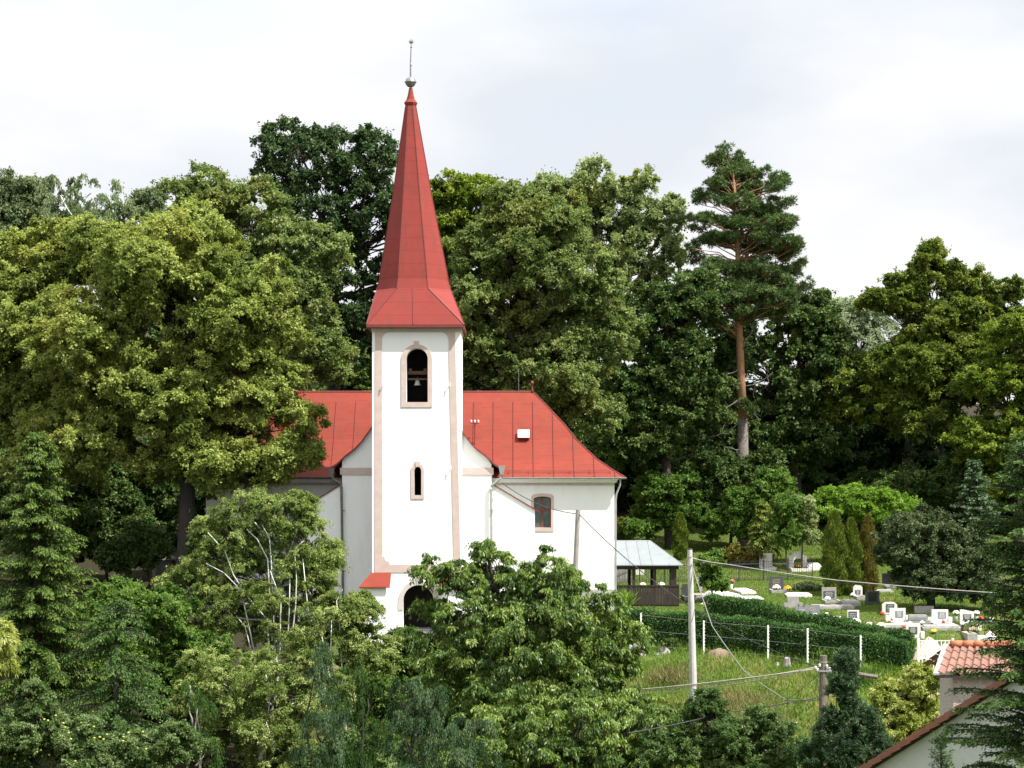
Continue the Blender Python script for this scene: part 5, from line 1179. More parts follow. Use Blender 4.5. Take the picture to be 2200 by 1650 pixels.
# ================================================================== GRAVES
def lines(mb, x0, x1, z0, z1, y, rg, n, th=.024):
    """rows of worn, unreadable lettering"""
    for i in range(n):
        z = z1 - (z1-z0)*(i+.5)/n; w = (x1-x0)*rg.uniform(.55, .98); c = (x0+x1)/2; x = c - w/2
        while x < c + w/2 - .01:
            k = min(rg.uniform(.03, .10), c + w/2 - x); mb.box((x, y-.004, z-th/2), (x+k, y, z+th/2)); x += k + .022
def grave(label, px, py, wpx, hpx, stone, plaque=None, text='letters', shape='flat', kerb=None, kerb_len=1.9, tilt=0, pl=(.18, .82, .25, .85), wings=False, Y=None, thick=.18, rot=0, cat='gravestone', n=4, name='gravestone'):
    """(px, py): foot of the stone in the photo; w, h in photo pixels"""
    b = hit(px, py) if Y is None else ground(px, Y)
    s = b.y/F; w, h = wpx*s, hpx*s; rg = np.random.default_rng(int(px*7+py))
    root = thing(name, label, cat, b)
    x0, x1, z0, z1, y = b.x-w/2, b.x+w/2, b.z-.15, b.z+h, b.y
    mb = MB()
    if shape == 'flat': lp = rect(x0, x1, z0, z1)
    elif shape == 'slant': lp = [(x0, z0), (x1, z0), (x1, z1-h*.14), (x0+w*.28, z1), (x0, z1)]
    elif shape == 'shoulder': lp = [(x0, z0), (x1, z0), (x1, z1-h*.2), (x1-w*.12, z1-h*.08), (x1-w*.22, z1), (x0+w*.22, z1), (x0+w*.12, z1-h*.08), (x0, z1-h*.2)]
    elif shape == 'arch': lp = arch(x0, x1, z0, z1-h*.35, z1)
    elif shape == 'cross':
        a = w*.16; lp = [(b.x-a, z0), (b.x+a, z0), (b.x+a, z1-h*.5), (x1, z1-h*.5), (x1, z1-h*.28), (b.x+a, z1-h*.28), (b.x+a, z1), (b.x-a, z1), (b.x-a, z1-h*.28), (x0, z1-h*.28), (x0, z1-h*.5), (b.x-a, z1-h*.5)]
    elif shape == 'portal':
        lp = [(x0, z0), (x0+w*.26, z0), (x0+w*.26, z0+h*.55), (x0+w*.36, z0+h*.7), (x0+w*.64, z0+h*.7), (x1-w*.26, z0+h*.55), (x1-w*.26, z0), (x1, z0), (x1, z1-h*.25), (x1-w*.2, z1-h*.22), (x1-w*.25, z1), (x0+w*.25, z1), (x0+w*.2, z1-h*.22), (x0, z1-h*.25)]
    mb.prism(lp, y-thick/2, y+thick/2)
    hs_ = mb.build('headstone', M[stone], root)
    if plaque:
        mb = MB(); q = (x0+w*pl[0], x0+w*pl[1], b.z+h*pl[2], b.z+h*pl[3])
        mb.box((q[0], y-thick/2-.022, q[2]), (q[1], y-thick/2+.01, q[3])); pq = mb.build('plaque', M[plaque], root)
        yy = y-thick/2-.023
    else: q = (x0+w*.15, x1-w*.15, b.z+h*.3, b.z+h*.9); pq = root; yy = y-thick/2-.001
    if text and shape not in ('cross', 'portal'):
        mb = MB(); m_ = .1; lines(mb, q[0]+(q[1]-q[0])*m_, q[1]-(q[1]-q[0])*m_, q[2]+(q[3]-q[2])*m_, q[3]-(q[3]-q[2])*m_, yy, rg, n); mb.build('inscription', M[text], pq)
    if wings:
        for k in (-1, 1):
            mb = MB(); cx = b.x + k*(w/2 + .12); mb.box((cx-.11, y-.14, z0), (cx+.11, y+.14, b.z+h*.45)); mb.build('side_block', M[stone if wings is True else wings], root)
    if kerb:
        kw = w*1.12; fr = y - kerb_len; hh = .24
        def gb(x, yy): return float(gz(x, yy))
        g0 = gb(b.x, fr); top = max(b.z, g0) + .06
        mb = MB(); mb.box((b.x-kw/2, fr, g0-.3), (b.x+kw/2, fr+.14, top)); mb.box((b.x-kw/2, fr+.142, g0-.3), (b.x-kw/2+.14, y-thick/2-.03, top)); mb.box((b.x+kw/2-.14, fr+.142, g0-.3), (b.x+kw/2, y-thick/2-.03, top))
        mb.build('kerb', M[kerb], root)
        mb = MB(); mb.box((b.x-kw/2+.141, fr+.143, g0-.3), (b.x+kw/2-.141, y-thick/2-.031, top-.05)); mb.build('grave_cover', M['st_grey' if kerb != 'st_grey' else 'earth'], root)
    return root
G = grave
G('grey concrete gravestone with wide dark plaque left of the cream stone', 1781, 1289, 31, 27, 'st_grey', 'st_dark', kerb='st_grey', pl=(.12,.88,.2,.72))
G('narrow cream gravestone with small dark plaque between two thujas and dark stone', 1842.5, 1281, 20, 24, 'st_white', 'st_dark', kerb='st_grey', pl=(.22,.78,.2,.58), shape='shoulder')
G('dark granite gravestone with black panel at the foot of the plum tree', 1874, 1299, 30, 29, 'st_dark', 'st_black', text=None, pl=(.2,.8,.25,.9))
G('black double gravestone with white paper notice high beside the plum tree', 1905, 1258, 20, 26, 'st_black', None, text=None, kerb='st_grey')
G('white gravestone half hidden behind the large white one', 1911, 1320, 32, 26, 'st_white', 'st_dark', shape='shoulder', pl=(.25,.8,.2,.85))
G('large white gravestone with grey plaque and low side blocks', 1928, 1335, 34, 28, 'st_white', 'st_mid', wings=True, kerb='st_white', pl=(.35,.85,.3,.8), n=6)
G('white gravestone with grey plaque right of the grey bench grave', 2019, 1339, 35, 29, 'st_white', 'st_mid', wings=True, kerb='st_white', pl=(.38,.86,.35,.85), n=6)
G('white gravestone with slanting top between two white bouquets', 2077, 1341, 29, 31, 'st_white', 'st_dark', shape='slant', kerb='st_white', pl=(.2,.82,.33,.7))
G('tall white gravestone with one big dark panel above the hedge', 1833, 1342, 25, 31, 'st_white', 'st_dark', pl=(.08,.8,.05,.92), kerb='st_white', n=6)
G('little white gravestone with dark plaque just above the hedge', 1893, 1361, 19, 23, 'st_white', 'st_dark', pl=(.2,.8,.15,.7), shape='shoulder')
G('white gravestone with black plaque beside the pile of sand', 1961.5, 1371, 31, 31, 'st_white', 'st_dark', wings=True, pl=(.2,.78,.3,.78), n=6)
G('left slab of the low pair of dark grey gravestones', 1723, 1323, 28, 18, 'st_mid', None, text='letters', kerb='st_mid', n=3)
G('right slab of the low dark grey pair, with gold lettering', 1745, 1322, 32, 22, 'st_mid', None, text='gold', n=3)
G('weathered grey gravestone with stepped side wings above the hedge', 1704, 1306, 24, 24, 'st_grey', None, text=None, wings=True)
G('wide dark granite gravestone with gold lettering by the iron fence', 1667.5, 1267, 31, 28, 'st_dark', None, text='gold', kerb='st_grey', n=4)
G('tall plain white gravestone behind the iron fence', 1645, 1219, 28, 30, 'st_white', None, text='gold', kerb='st_white')
G('white portal shaped tomb with open middle behind the iron fence', 1714, 1221, 38, 36, 'st_white', None, shape='portal', thick=.4, kerb='st_white')
G('small white tomb peeping over the pavilion roof', 1368, 1172, 19, 22, 'st_white', 'st_grey', shape='shoulder', pl=(.22,.78,.1,.55), text=None, Y=160)
G('grey stone cross beside the light green sapling', 1506, 1272, 18, 44, 'st_grey', None, shape='cross', text=None)
G('grey carved gravestone seen through the pavilion by the church corner', 1335, 1262, 28, 26, 'st_grey', None, text=None, wings=True, Y=140)
G('dark gravestone with white vase between pavilion and concrete pole', 1474, 1281, 17, 26, 'st_dark', None, text=None, kerb='st_grey')
G('white gravestone seen through the middle of the pavilion', 1375, 1258, 18, 30, 'st_white', None, text=None, Y=143.5)
G('small black plaque stone behind the near white bouquet', 2074, 1359, 19, 16, 'st_black', None, text='gold', kerb='st_grey', n=3)
G('low grey bench shaped grave between the two large white stones', 1971, 1341, 38, 20, 'st_grey', 'st_mid', text=None, wings=True, pl=(.05,.95,.45,.75), thick=.5)
G('pale low gravestone behind the tiled roof', 2101, 1379, 27, 13, 'st_white', None, text=None, thick=.5)
G('grey gravestone in the shade under the plum tree', 1985, 1318, 40, 16, 'st_grey', None, text=None, thick=.3)
def slab(label, px, py, w, l, m, h=.28, rot=0):
    b = hit(px, py); c, s = math.cos(rot), math.sin(rot); root = thing('grave_slab', label, 'grave slab', b)
    ux, uy = Vector((c, s, 0)), Vector((-s, c, float(gz(b.x, b.y+l)-gz(b.x, b.y))/l*.6))
    mb = MB(); mb.obox(b + uy*l/2 + Vector((0, 0, h/2-.2)), ux*w/2, uy*l/2, (0, 0, h/2+.05)); mb.build('frame', M[m], root)
    mb = MB(); mb.obox(b + uy*l/2 + Vector((0, 0, h-.12)), ux*(w/2-.1), uy*(l/2-.12), (0, 0, .04)); mb.build('cover', M[m], root)
slab('long white grave slab just behind the end of the second hedge', 1571, 1287, 1.5, 2.4, 'st_white', .35, .35)
slab('short white grave slab left of the dark gold lettered stone', 1609, 1277, 1.0, 2.0, 'st_white', .3, .2)
slab('flat white grave slab lying in the grass above the second hedge', 1620, 1289, 1.3, 1.2, 'st_white', .22, .15)
slab('pale grave slab beside the left thuja column', 1754, 1226, 1.1, 2.6, 'st_white', .4)
slab('white kerbed grave running along above the hedge', 1785, 1339, 1.7, 1.3, 'st_white', .35)
slab('grey concrete grave slab below the thuja columns', 1832, 1304, 1.0, 1.7, 'st_grey', .4)
slab('grey kerbed grave in front of the grey stone with wide plaque', 1790, 1310, 2.6, 1.1, 'st_grey', .3)
slab('long pale kerbed grave with ivy right of the gold lettered stone', 1718, 1284, 1.6, 1.2, 'st_white', .3)
slab('pale grave slab in the grass left of the plum tree', 1895, 1273, 1.6, 1.0, 'st_grey', .2)
slab('grey kerb grave near the concrete pole', 1520, 1288, 1.6, 1.6, 'st_grey', .3, .2)
slab('small pale stone slab lying in the grass by the concrete pole', 1515, 1299, .6, .35, 'st_white', .2, -.3)
slab('grey grave slab along the slope left of the pile of sand', 1920, 1352, 1.7, 1.0, 'st_grey', .3)
slab('grey grave slab below the large white stone with slanting neighbour', 2025, 1355, 2.2, .9, 'st_grey', .3)

def flowers(label, px, py, rpx, col, leafy=True, vase=None, seed=0, Y=None, hpx=None, name='flower_bouquet'):
    b = hit(px, py) if Y is None else ground(px, Y); s = b.y/F; r = rpx*s; rg = np.random.default_rng(int(px+py*3))
    root = thing(name, label, 'flowers', b); vh = 0
    if vase:
        vh = .42; mb = MB(); mb.lathe(b - Vector((0, 0, .05)), [(.07, 0), (.10, .02), (.09, .25), (.12, vh)], 10); mb.build('vase', M[vase], root, smooth=True)
    mb = MB(); c = b + Vector((0, 0, vh + r*.75))
    k = int(26 + 900*r*r)
    for i in range(min(k, 240)):
        d = Vector(rdir(rg, 1)[0]); d.z = abs(d.z)*.9 - .1; p = c + Vector((d.x*r, d.y*r, d.z*r*.9)); q = rg.uniform(.035, .06)
        a, e = d.orthogonal().normalized(), None; e = d.cross(a)
        mb.mesh([p + d*q*.3] + [p + (a*math.cos(t) + e*math.sin(t))*q for t in np.linspace(0, 2*math.pi, 6)[:5]], [(0, 1+j, 1+(j+1) % 5) for j in range(5)], int(rg.integers(len(col))))
    mb.build('blooms', [M[q] for q in col], root)
    mb = MB()
    for i in range(46):
        d = Vector(rdir(rg, 1)[0]); d.z = abs(d.z)*.7 - .15; p = c - Vector((0, 0, r*.5)); e = d.orthogonal().normalized()*.03
        mb.poly([p + d*r*.2, p + d*r*.7 + e, p + d*r*1.1, p + d*r*.7 - e])
    for i in range(5): mb.tube([b + Vector((0, 0, vh*.8)), c + Vector(rdir(rg, 1)[0])*r*.4], .012, 3)
    mb.build('stems', M['fl_leaf'], root)
flowers('red flowers in front of the grey stone cross', 1505, 1266, 8, ['red_fl'])
flowers('pink flowers in a white vase behind the second hedge', 1571, 1268, 7, ['pink_fl', 'red_fl'], vase='white')
flowers('cream flowers in a white vase near the concrete pole', 1467, 1281, 4, ['white_fl', 'yellow_fl'], vase='white')
flowers('orange flowers on the white portal tomb', 1716, 1222, 6, ['orange_fl'])
flowers('red flowers hanging by the left side of the white portal tomb', 1697, 1212, 6, ['red_fl', 'orange_fl'])
flowers('yellow orange flowers right of the gold lettered dark stone', 1692, 1270, 8, ['yellow_fl', 'orange_fl'])
flowers('long row of white flowers before the gold lettered dark stone', 1668, 1270, 9, ['white_fl'])
flowers('white flowers in front of the grey stone with wide dark plaque', 1778, 1292, 7, ['white_fl'])
flowers('white flowers before the narrow cream gravestone', 1832, 1283, 6, ['white_fl'])
flowers('red flowers beside the half hidden white gravestone', 1895, 1322, 5, ['red_fl'])
flowers('big white wreath of flowers before the tall white stone with dark panel', 1838, 1346, 12, ['white_fl'])
flowers('small white flowers in the grass right of that wreath', 1868, 1347, 7, ['white_fl'])
flowers('white flowers standing in the grass above the hedge', 1776, 1322, 4, ['white_fl'])
flowers('white flower ball left of the slanting white gravestone', 2054, 1338, 7, ['white_fl'], vase='st_grey')
flowers('white flower ball right of the slanting white gravestone', 2098, 1338, 7, ['white_fl'], vase='st_grey')
flowers('pink white flowers at the far right of the graves', 2130, 1340, 6, ['white_fl', 'pink_fl'], vase='white')
flowers('red flower bed behind the right white bouquet', 2107, 1336, 8, ['red_fl'])
flowers('large bouquet of white flowers above the tiled roof', 2093, 1362, 14, ['white_fl', 'white_fl', 'white_fl', 'orange_fl'])
flowers('yellow flowers at the foot of the black plaque stone', 2074, 1364, 5, ['yellow_fl'])
flowers('yellow flowers behind the pile of sand', 2006, 1362, 7, ['yellow_fl'])
flowers('white flowers on the grey bench shaped grave', 1981, 1343, 6, ['white_fl'])
flowers('red flowers left of the white stone by the sand', 1942, 1366, 4, ['red_fl'], vase='white')
flowers('white and pink flowers on the dark double stones', 1751, 1325, 5, ['white_fl'])
flowers('mixed yellow and white flowers seen through the pavilion', 1381, 1266, 7, ['yellow_fl', 'white_fl'], Y=138)
flowers('white flowers seen through the right opening of the pavilion', 1420, 1266, 8, ['white_fl', 'white_fl', 'yellow_fl'], Y=138)
def lamp(label, px, py):
    b = hit(px, py); root = thing('grave_lantern', label, 'lantern', b)
    mb = MB(); mb.lathe(b, [(.06, 0), (.085, .03), (.085, .18), (.06, .22)], 8); mb.build('glass_body', M['lantern'], root, smooth=True)
    mb = MB(); mb.lathe(b + Vector((0, 0, .221)), [(.07, 0), (.075, .02), (.03, .07), (.01, .1)], 8); mb.build('lid', M['silver'], root)
lamp('small red grave lantern on the large white grave', 1916, 1338)
lamp('small red grave lantern on the white grave right of the bench grave', 2027, 1342)
# ivy on one grave
b = hit(1735, 1268); root = thing('ground_ivy', 'grey green ivy mound covering a grave beside the thuja columns', 'plant', b)
rg = np.random.default_rng(4); n = 2600; d = rdir(rg, n); d[:, 2] = abs(d[:, 2]); P = np.array(b) + d*np.array([.95, .7, .5])*rg.uniform(.75, 1.05, (n, 1))
blades('leaves', P, unit(d + rdir(rg, n)), unit(d + rdir(rg, n)*.6), .11, .09, rg.random(n), LM['silver'] if False else LM['purple'], root)

# pile of sand, white sack
b = hit(1995, 1412); rg = np.random.default_rng(2); mb = MB(); s = b.y/F; nx, nr = 30, 9; vs, fs = [], []
for i in range(nr+1):
    t = i/nr; rr_ = t*48*s
    for k in range(nx):
        a = 2*math.pi*k/nx; q = 1 + .12*math.sin(3*a+1) + .07*math.sin(7*a)
        vs.append(b + Vector((rr_*q*math.cos(a), rr_*q*math.sin(a)*.7, 42*s*(1-t)**.85*(1 + .1*math.sin(4*a+t*6)) + rg.normal()*.03 - .1*t)))
for i in range(nr):
    for k in range(nx): fs.append((i*nx+k, i*nx+(k+1) % nx, (i+1)*nx+(k+1) % nx, (i+1)*nx+k))
mb.mesh(vs, [f[::-1] for f in fs]); tag(mb.build('sand_pile', M['sand'], loc=b, smooth=True), 'pile of pale sand behind the white gate', 'sand pile')
b = hit(2127, 1380); mb = MB(); vs = []; 
for i in range(7):
    t = i/6
    for k in range(12):
        a = 2*math.pi*k/12; q = (1-t**2.2)*.42*(1 + .15*math.sin(3*a+t*4)); vs.append(b + Vector((q*math.cos(a), q*math.sin(a)*.8, t*.7 - .05)))
mb.mesh(vs, [(i*12+k, i*12+(k+1) % 12, i*12+12+(k+1) % 12, i*12+12+k) for i in range(6) for k in range(12)]); tag(mb.build('white_sack', M['white'], loc=b, smooth=True), 'full white sack standing right of the big white bouquet', 'sack')
# ================================================================== POLES AND CABLES
def pole(name, label, base, top, r0, r1, m, cat='pole'):
    root = thing(name, label, cat, base); mb = MB(); mb.tube([base - Vector((0, 0, 1)), base.lerp(top, .5), top], [r0, (r0+r1)/2, r1], 12); mb.build('shaft', m, root, smooth=False); return root
Yc = 106.0; cb = ground(1491, Yc); ctop = W(1482, 1181, Yc)
cp = pole('concrete_pole', 'tall pale concrete pole standing in front of the hedges', cb, ctop, .22, .125, M['concrete'])
mb = MB(); mb.lathe(ctop + Vector((0, 0, .004)), [(.13, 0), (.135, .015), (.12, .05)], 12); mb.build('cap', M['iron'], cp)
mb = MB()
for dz in (.38, .85): mb.lathe(ctop - Vector((0, 0, dz)), [(.138, 0), (.145, .005), (.145, .035), (.138, .04)], 12)
mb.tube([ctop + Vector((.12, 0, -.42)), ctop + Vector((.32, -.05, -.46))], .03, 5); mb.build('clamp', M['zinc'], cp)
Yl = 117.2; lb = ground(1229, Yl); lt_ = W(1242, 1095, Yl)
lp_ = pole('wooden_pole', 'grey leaning wooden pole before the white church wall', lb, lt_, .17, .135, M['grey_wood'])
mb = MB(); mb.tube([lt_ + Vector((.09, -.02, -.28)), lt_ + Vector((.22, -.03, -.30)), lt_ + Vector((.24, -.03, -.2))], .02, 5); mb.build('hook', M['zinc'], lp_)
Yo = 96.0; ob = ground(1766, Yo); ot = W(1769, 1408, Yo)
op = pole('wooden_pole', 'dark old wooden pole with white insulators beside the juniper', ob, ot, .19, .17, M['old_wood'])
def insul(p, parent): mb = MB(); mb.lathe(p, [(.03, -.02), (.055, 0), (.04, .045), (.058, .07), (.045, .11), (.02, .13)], 8); mb.build('insulator', M['ceramic'], parent, smooth=True)
ix = []
for px, py, dy in ((1752, 1437, -.1), (1761, 1432, -.2), (1777, 1434, -.2), (1756, 1441, -.25), (1783, 1440, -.1)):
    p = W(px, py, Yo + dy); insul(p, op); ix.append(p)
mb = MB(); mb.box((sx(1750, Yo), Yo-.2, sz(1441, Yo)-.04), (sx(1786, Yo), Yo-.12, sz(1441, Yo)+.04)); mb.lathe(W(1768.5, 1424, Yo), [(.175, 0), (.19, .005), (.19, .05), (.175, .055)], 10); mb.build('bracket', M['zinc'], op)
mb = MB()
mb.tube([W(1758, 1445, Yo-.2), W(1752, 1452, Yo-.25), W(1754, 1470, Yo-.25), W(1750, 1490, Yo-.22), W(1760, 1500, Yo-.2)], .018, 4); mb.tube([W(1760, 1440, Yo-.2), W(1757, 1460, Yo-.25), W(1758, 1485, Yo-.2)], .014, 4); mb.build('hanging_lead', M['wire'], op)
# stays of weathered timber behind the old pole
mb = MB(); mb.tube([W(1775, 1437, 103), W(1885, 1455, 103.5)], .11, 7); tag(mb.build('timber_rail', M['old_wood'], loc=ground(1830, 103)), 'weathered timber rail behind the old wooden pole', 'rail')

def cable(label, pts, r, m, sag=0.0, n=16, name='overhead_cable', group=None):
    pts = [Vector(p) for p in pts]; out = []
    for a, b in zip(pts, pts[1:]):
        for i in range(n): t = i/n; q = a.lerp(b, t); q.z -= sag*4*t*(1-t); out.append(q)
    out.append(pts[-1]); mb = MB(); mb.tube(out, r, 5)
    return tag(mb.build(name, m, loc=pts[0], smooth=True), label, 'cable', group)
cable('dark cable sagging from the church corner to the leaning wooden pole', [W(1079, 1038, 123.7), W(1241, 1104, Yl)], .024, M['wire'], .35)
cable('dark cable running from the leaning pole past the pavilion to the old pole', [W(1243, 1104, Yl), W(1761, 1434, Yo)], .024, M['wire'], 1.1)
cable('twisted grey cable dropping from the concrete pole towards the old wooden pole', [W(1484, 1206, Yc), W(1530, 1345, 103), W(1600, 1443, 100.5), W(1690, 1504, 98), W(1762, 1498, Yo)], .024, M['wire_grey'], .05, 10)
cable('thin lead rising from the lower cable to the old pole insulators', [W(1690, 1504, 98), W(1757, 1450, Yo)], .014, M['wire'], .05, 8)
cable('thick pale cable from the concrete pole to the right edge', [W(1490, 1200, Yc), W(1560, 1212, 104.5), W(1800, 1247, 98), W(2170, 1276, 90), W(2300, 1283, 86)], .026, M['wire_pale'], .03, 8)
cable('thin black cable just below the thick pale one', [W(1489, 1206, Yc), W(1530, 1210, 105), W(1800, 1252, 98), W(2170, 1279, 90), W(2300, 1286, 86)], .016, M['wire'], .06, 8)
for k, (dy, lab) in enumerate(((0, 'uppermost bare wire of the pale bundle left of the old wooden pole'), (3, 'second bare wire of the pale bundle left of the old wooden pole'), (9, 'lowest bare wire of the pale bundle, sagging below the others'))):
    cable(lab, [ix[k % 2], W(1370, 1482 + dy*1.2, 102), W(1000, 1530 + dy*1.5, 108)], .022 if k else .03, M['wire_pale'], .06 + .05*k, 12, 'bare_wire', 'pale wire bundle')
cable('thick black cable low on the old pole running left over the weeds', [W(1762, 1502, Yo), W(1720, 1503, 95), W(1560, 1530, 91), W(1350, 1575, 85)], .027, M['wire'], .06, 10)
# ================================================================== NEAR HOUSE (bottom right) AND TILED OUTBUILDING
th = R(30); u = Vector((math.cos(th), -math.sin(th), 0)); v = Vector((math.sin(th), math.cos(th), 0)); up = Vector((0, 0, 1))
A = W(1850, 1652, 64.0); ang = math.atan2(3.06, 4.62)
lo_ = -1.5; hi_ = 6.6                              # along the gable
def gp(s, d, z=0): return A + u*s + v*d + up*(s*math.tan(ang) + z)
gbz = -14.6
house = thing('near_house', 'pale rendered house gable with dark red verge tiles at the bottom right', 'house', Vector((A.x+2, A.y, gbz)))
mb = MB()
def hp(s, d, z): q = A + u*s + v*d; return Vector((q.x, q.y, z))
pe = 2*hi_ - lo_ - 0.0
zr = gp(hi_, 0).z - .16; zl = gp(lo_+.4, 0).z - .16
fr = [hp(lo_+.4, .3, gbz), hp(pe-.4, .3, gbz), hp(pe-.4, .3, zl), hp(hi_, .3, zr), hp(lo_+.4, .3, zl)]
bk = [p + v*8 for p in fr]
mb.mesh(fr + bk, [(0,1,2,3,4), (9,8,7,6,5), (0,4,9,5), (1,6,7,2)])
hw = mb.build('wall', M['house_wall'], house)
mb = MB()
for s0, s1, f in ((lo_, hi_, 1), (pe, hi_, -1)):
    def rp(s, d, z): 
        q = A + u*s + v*d; ss = s if f == 1 else 2*hi_ - s
        return Vector((q.x, q.y, A.z + ss*math.tan(ang) + z))
    a = [rp(s0, 0.05, 0), rp(s1, 0.05, 0), rp(s1, 8.6, 0), rp(s0, 8.6, 0)]
    b_ = [p - up*.12 for p in a]
    mb.mesh(a + b_, [(0,1,2,3), (7,6,5,4), (0,4,5,1), (1,5,6,2), (2,6,7,3), (3,7,4,0)])
rf = mb.build('roof', M['tile_old'], house)
mb = MB(); d = (u + up*math.tan(ang)).normalized(); nn = (up - u*math.tan(ang)).normalized(); tot = (hi_-lo_)/math.cos(ang); k = int(tot/.36)
mb.obox(gp((lo_+hi_)/2, .17) - nn*.13, d*tot/2, v*.11, nn*.05); mb.build('barge_board', M['dark_wood'], house)
mb = MB(); rgn = random.Random(3)
for i in range(k):
    s = lo_ + i*.36*math.cos(ang); p = gp(s, -.03) + d*.19
    tw_ = nn + d*.07
    mb.obox(p + nn*(.03 + rgn.uniform(-.006, .006)) - nn*.05, d*.2 + nn*(-.022), v*(.085 + rgn.uniform(-.006, .006)), tw_*.085)
mb.build('verge_tile', M['tile_old'], rf)

Yb = 74.0
ob_ = thing('tiled_outbuilding', 'small roughcast outbuilding with orange pantile roof behind the near spruce', 'outbuilding', (sx(2130, Yb), Yb+1.3, -14.5))
ze, zr2 = sz(1447, Yb), sz(1386, Yb+1.5); xl, xr = sx(2014, Yb), sx(2290, Yb); xlt = sx(2036, Yb+1.5)
mb = MB(); mb.box((sx(2052, Yb), Yb+.35, -14.8), (xr-.4, Yb+2.65, ze-.12)); 
mb.mesh([(sx(2052, Yb)+.0, Yb+.36, ze-.12), (sx(2052, Yb), Yb+2.64, ze-.12), (sx(2052, Yb), Yb+1.5, zr2-.15), (xr-.4, Yb+.36, ze-.12), (xr-.4, Yb+2.64, ze-.12), (xr-.4, Yb+1.5, zr2-.15)], [(0, 2, 1), (3, 4, 5)])
mb.build('wall', M['roughcast'], ob_)
mb = MB(); rows, per, amp = 4, .30, .045; nxp = int((xr-xl)/per*8)
for side in (0, 1):
    for r_ in range(rows):
        vs, fs = [], []
        for j in (0, 1):
            t = (r_ + j*1.08)/rows; lift = .05*(1-j)
            for i in range(nxp+1):
                x = xl + (xr-xl)*i/nxp; xx = x + (xlt-xl)*min(t, 1)*(1 - i/nxp)
                y = Yb + 1.5*t if side == 0 else Yb + 3.0 - 1.5*t
                ph = 2*math.pi*(x-xl)/per; wv = amp*(math.sin(ph) + .35*math.sin(2*ph+.6))
                vs.append((xx, y, ze + (zr2-ze)*min(t, 1) + wv + lift - .0))
        n_ = nxp+1
        for i in range(nxp): fs.append((i, i+1, n_+i+1, n_+i) if side == 0 else (n_+i, n_+i+1, i+1, i))
        if side == 0:
            vs += [(x, y+.004, z-.05) for x, y, z in vs[:n_]]; fs += [(2*n_+i, 2*n_+i+1, i+1, i) for i in range(nxp)]
        mb.mesh(vs, fs)
orf = mb.build('roof', M['tile'], ob_, smooth=False)
mb = MB(); x = sx(2062, Yb) ; 
while x < xr: mb.tube([(x, Yb+1.5, zr2+.02), (min(x+.42, xr), Yb+1.5, zr2+.045)], [.15, .13], 10); x += .40
mb.build('ridge_tile', M['ridge_tile'], orf, smooth=True)
mb = MB(); a, b_ = Vector((xl-.06, Yb-.06, ze-.02)), Vector((xlt-.06, Yb+1.5, zr2+.02)); d = (b_-a); mb.obox((a+b_)/2, d/2, (.10, 0, 0), (0, -.0, .035)); mb.build('verge_flashing', M['zinc'], orf)
mb = MB(); mb.box((xl, Yb+.02, ze-.16), (xr, Yb+.33, ze-.08)); mb.build('eave_board', M['dark_wood'], orf)

# barn glimpsed under the big linden
bb = ground(350, 141); barn = thing('old_barn', 'old timber barn with grey roof glimpsed under the huge linden', 'barn', bb)
x0, x1, y0 = sx(318, 137), sx(385, 137), 137; zb_ = float(gz(x0, y0)); 
mb = MB(); mb.box((x0+.5, y0+.3, zb_-1), (x1+1.5, y0+4, zb_+1.7)); mb.build('wall', mat('old_limewash', (.45,.44,.41), (.3,.29,.27), 2), barn)
mb = MB(); e, r_ = zb_+1.55, zb_+3.1; mb.mesh([(x0, y0-.2, e), (x1+2, y0-.2, e), (x1+2, y0+2.2, r_), (x0, y0+2.2, r_), (x0, y0+4.4, e), (x1+2, y0+4.4, e), (x0, y0-.2, e-.12), (x1+2, y0-.2, e-.12)], [(0,1,2,3), (3,2,5,4), (6,7,1,0)]); mb.build('roof', M['st_grey'], barn)
for x in (x0+.3, x0+1.6): mb = MB(); mb.box((x, y0-.15, zb_-.5), (x+.18, y0+.02, e-.12)); mb.build('post', M['dark_wood'], barn)
# ================================================================== STUMPS, WEEDS AND GRASS
def rootmass(name, label, px, py, segs, m, cat):
    b = hit(px, py); root = thing(name, label, cat, b); mb = MB(); rg = np.random.default_rng(int(px)); s = b.y/F
    for (x0, y0, x1, y1, r0, r1) in segs:
        a = W(x0, y0, b.y - rg.uniform(0, .5)); c = W(x1, y1, b.y - rg.uniform(-.3, .6)); limb(mb, a, c, r0, r1, rg, sag=.3, n=7, k=7)
    mb.build('wood', m, root, smooth=True); return root
rootmass('fallen_trunk', 'grey fallen tree trunk with roots lying below the hedge', 1400, 1399, [(1350,1395,1440,1400,.14,.24),(1352,1388,1390,1402,.10,.16),(1362,1384,1388,1400,.16,.10),(1425,1394,1442,1408,.24,.12),(1336,1392,1360,1398,.05,.12)], M['grey_wood'], 'tree trunk')
def stump(label, px, py, w, h):
    b = hit(px, py); root = thing('tree_stump', label, 'stump', b); s = b.y/F; mb = MB(); rg = np.random.default_rng(int(px)); r = w*s/2; n = 14; vs = []
    ks = 1 + .22*rg.normal(size=n)
    for z, q in ((-.2, 1.5), (.05, 1.15), (h*s*.5, .9), (h*s, .8)):
        for k in range(n): a = 2*math.pi*k/n; vs.append(b + Vector((r*q*ks[k]*math.cos(a), r*q*ks[k]*math.sin(a), z + (rg.uniform(-.12, .06) if z > .3 else 0))))
    mb.mesh(vs, [(i*n+k, i*n+(k+1) % n, i*n+n+(k+1) % n, i*n+n+k) for i in range(3) for k in range(n)] + [tuple(range(3*n, 4*n))]); mb.build('wood', M['grey_wood'], root)
stump('jagged grey stump on the meadow left of the old pole', 1692, 1434, 13, 20)
stump('small grey stump in the grass right of the concrete pole', 1637, 1431, 8, 9)
stump('tiny grey stump between the two bigger meadow stumps', 1670, 1430, 8, 7)
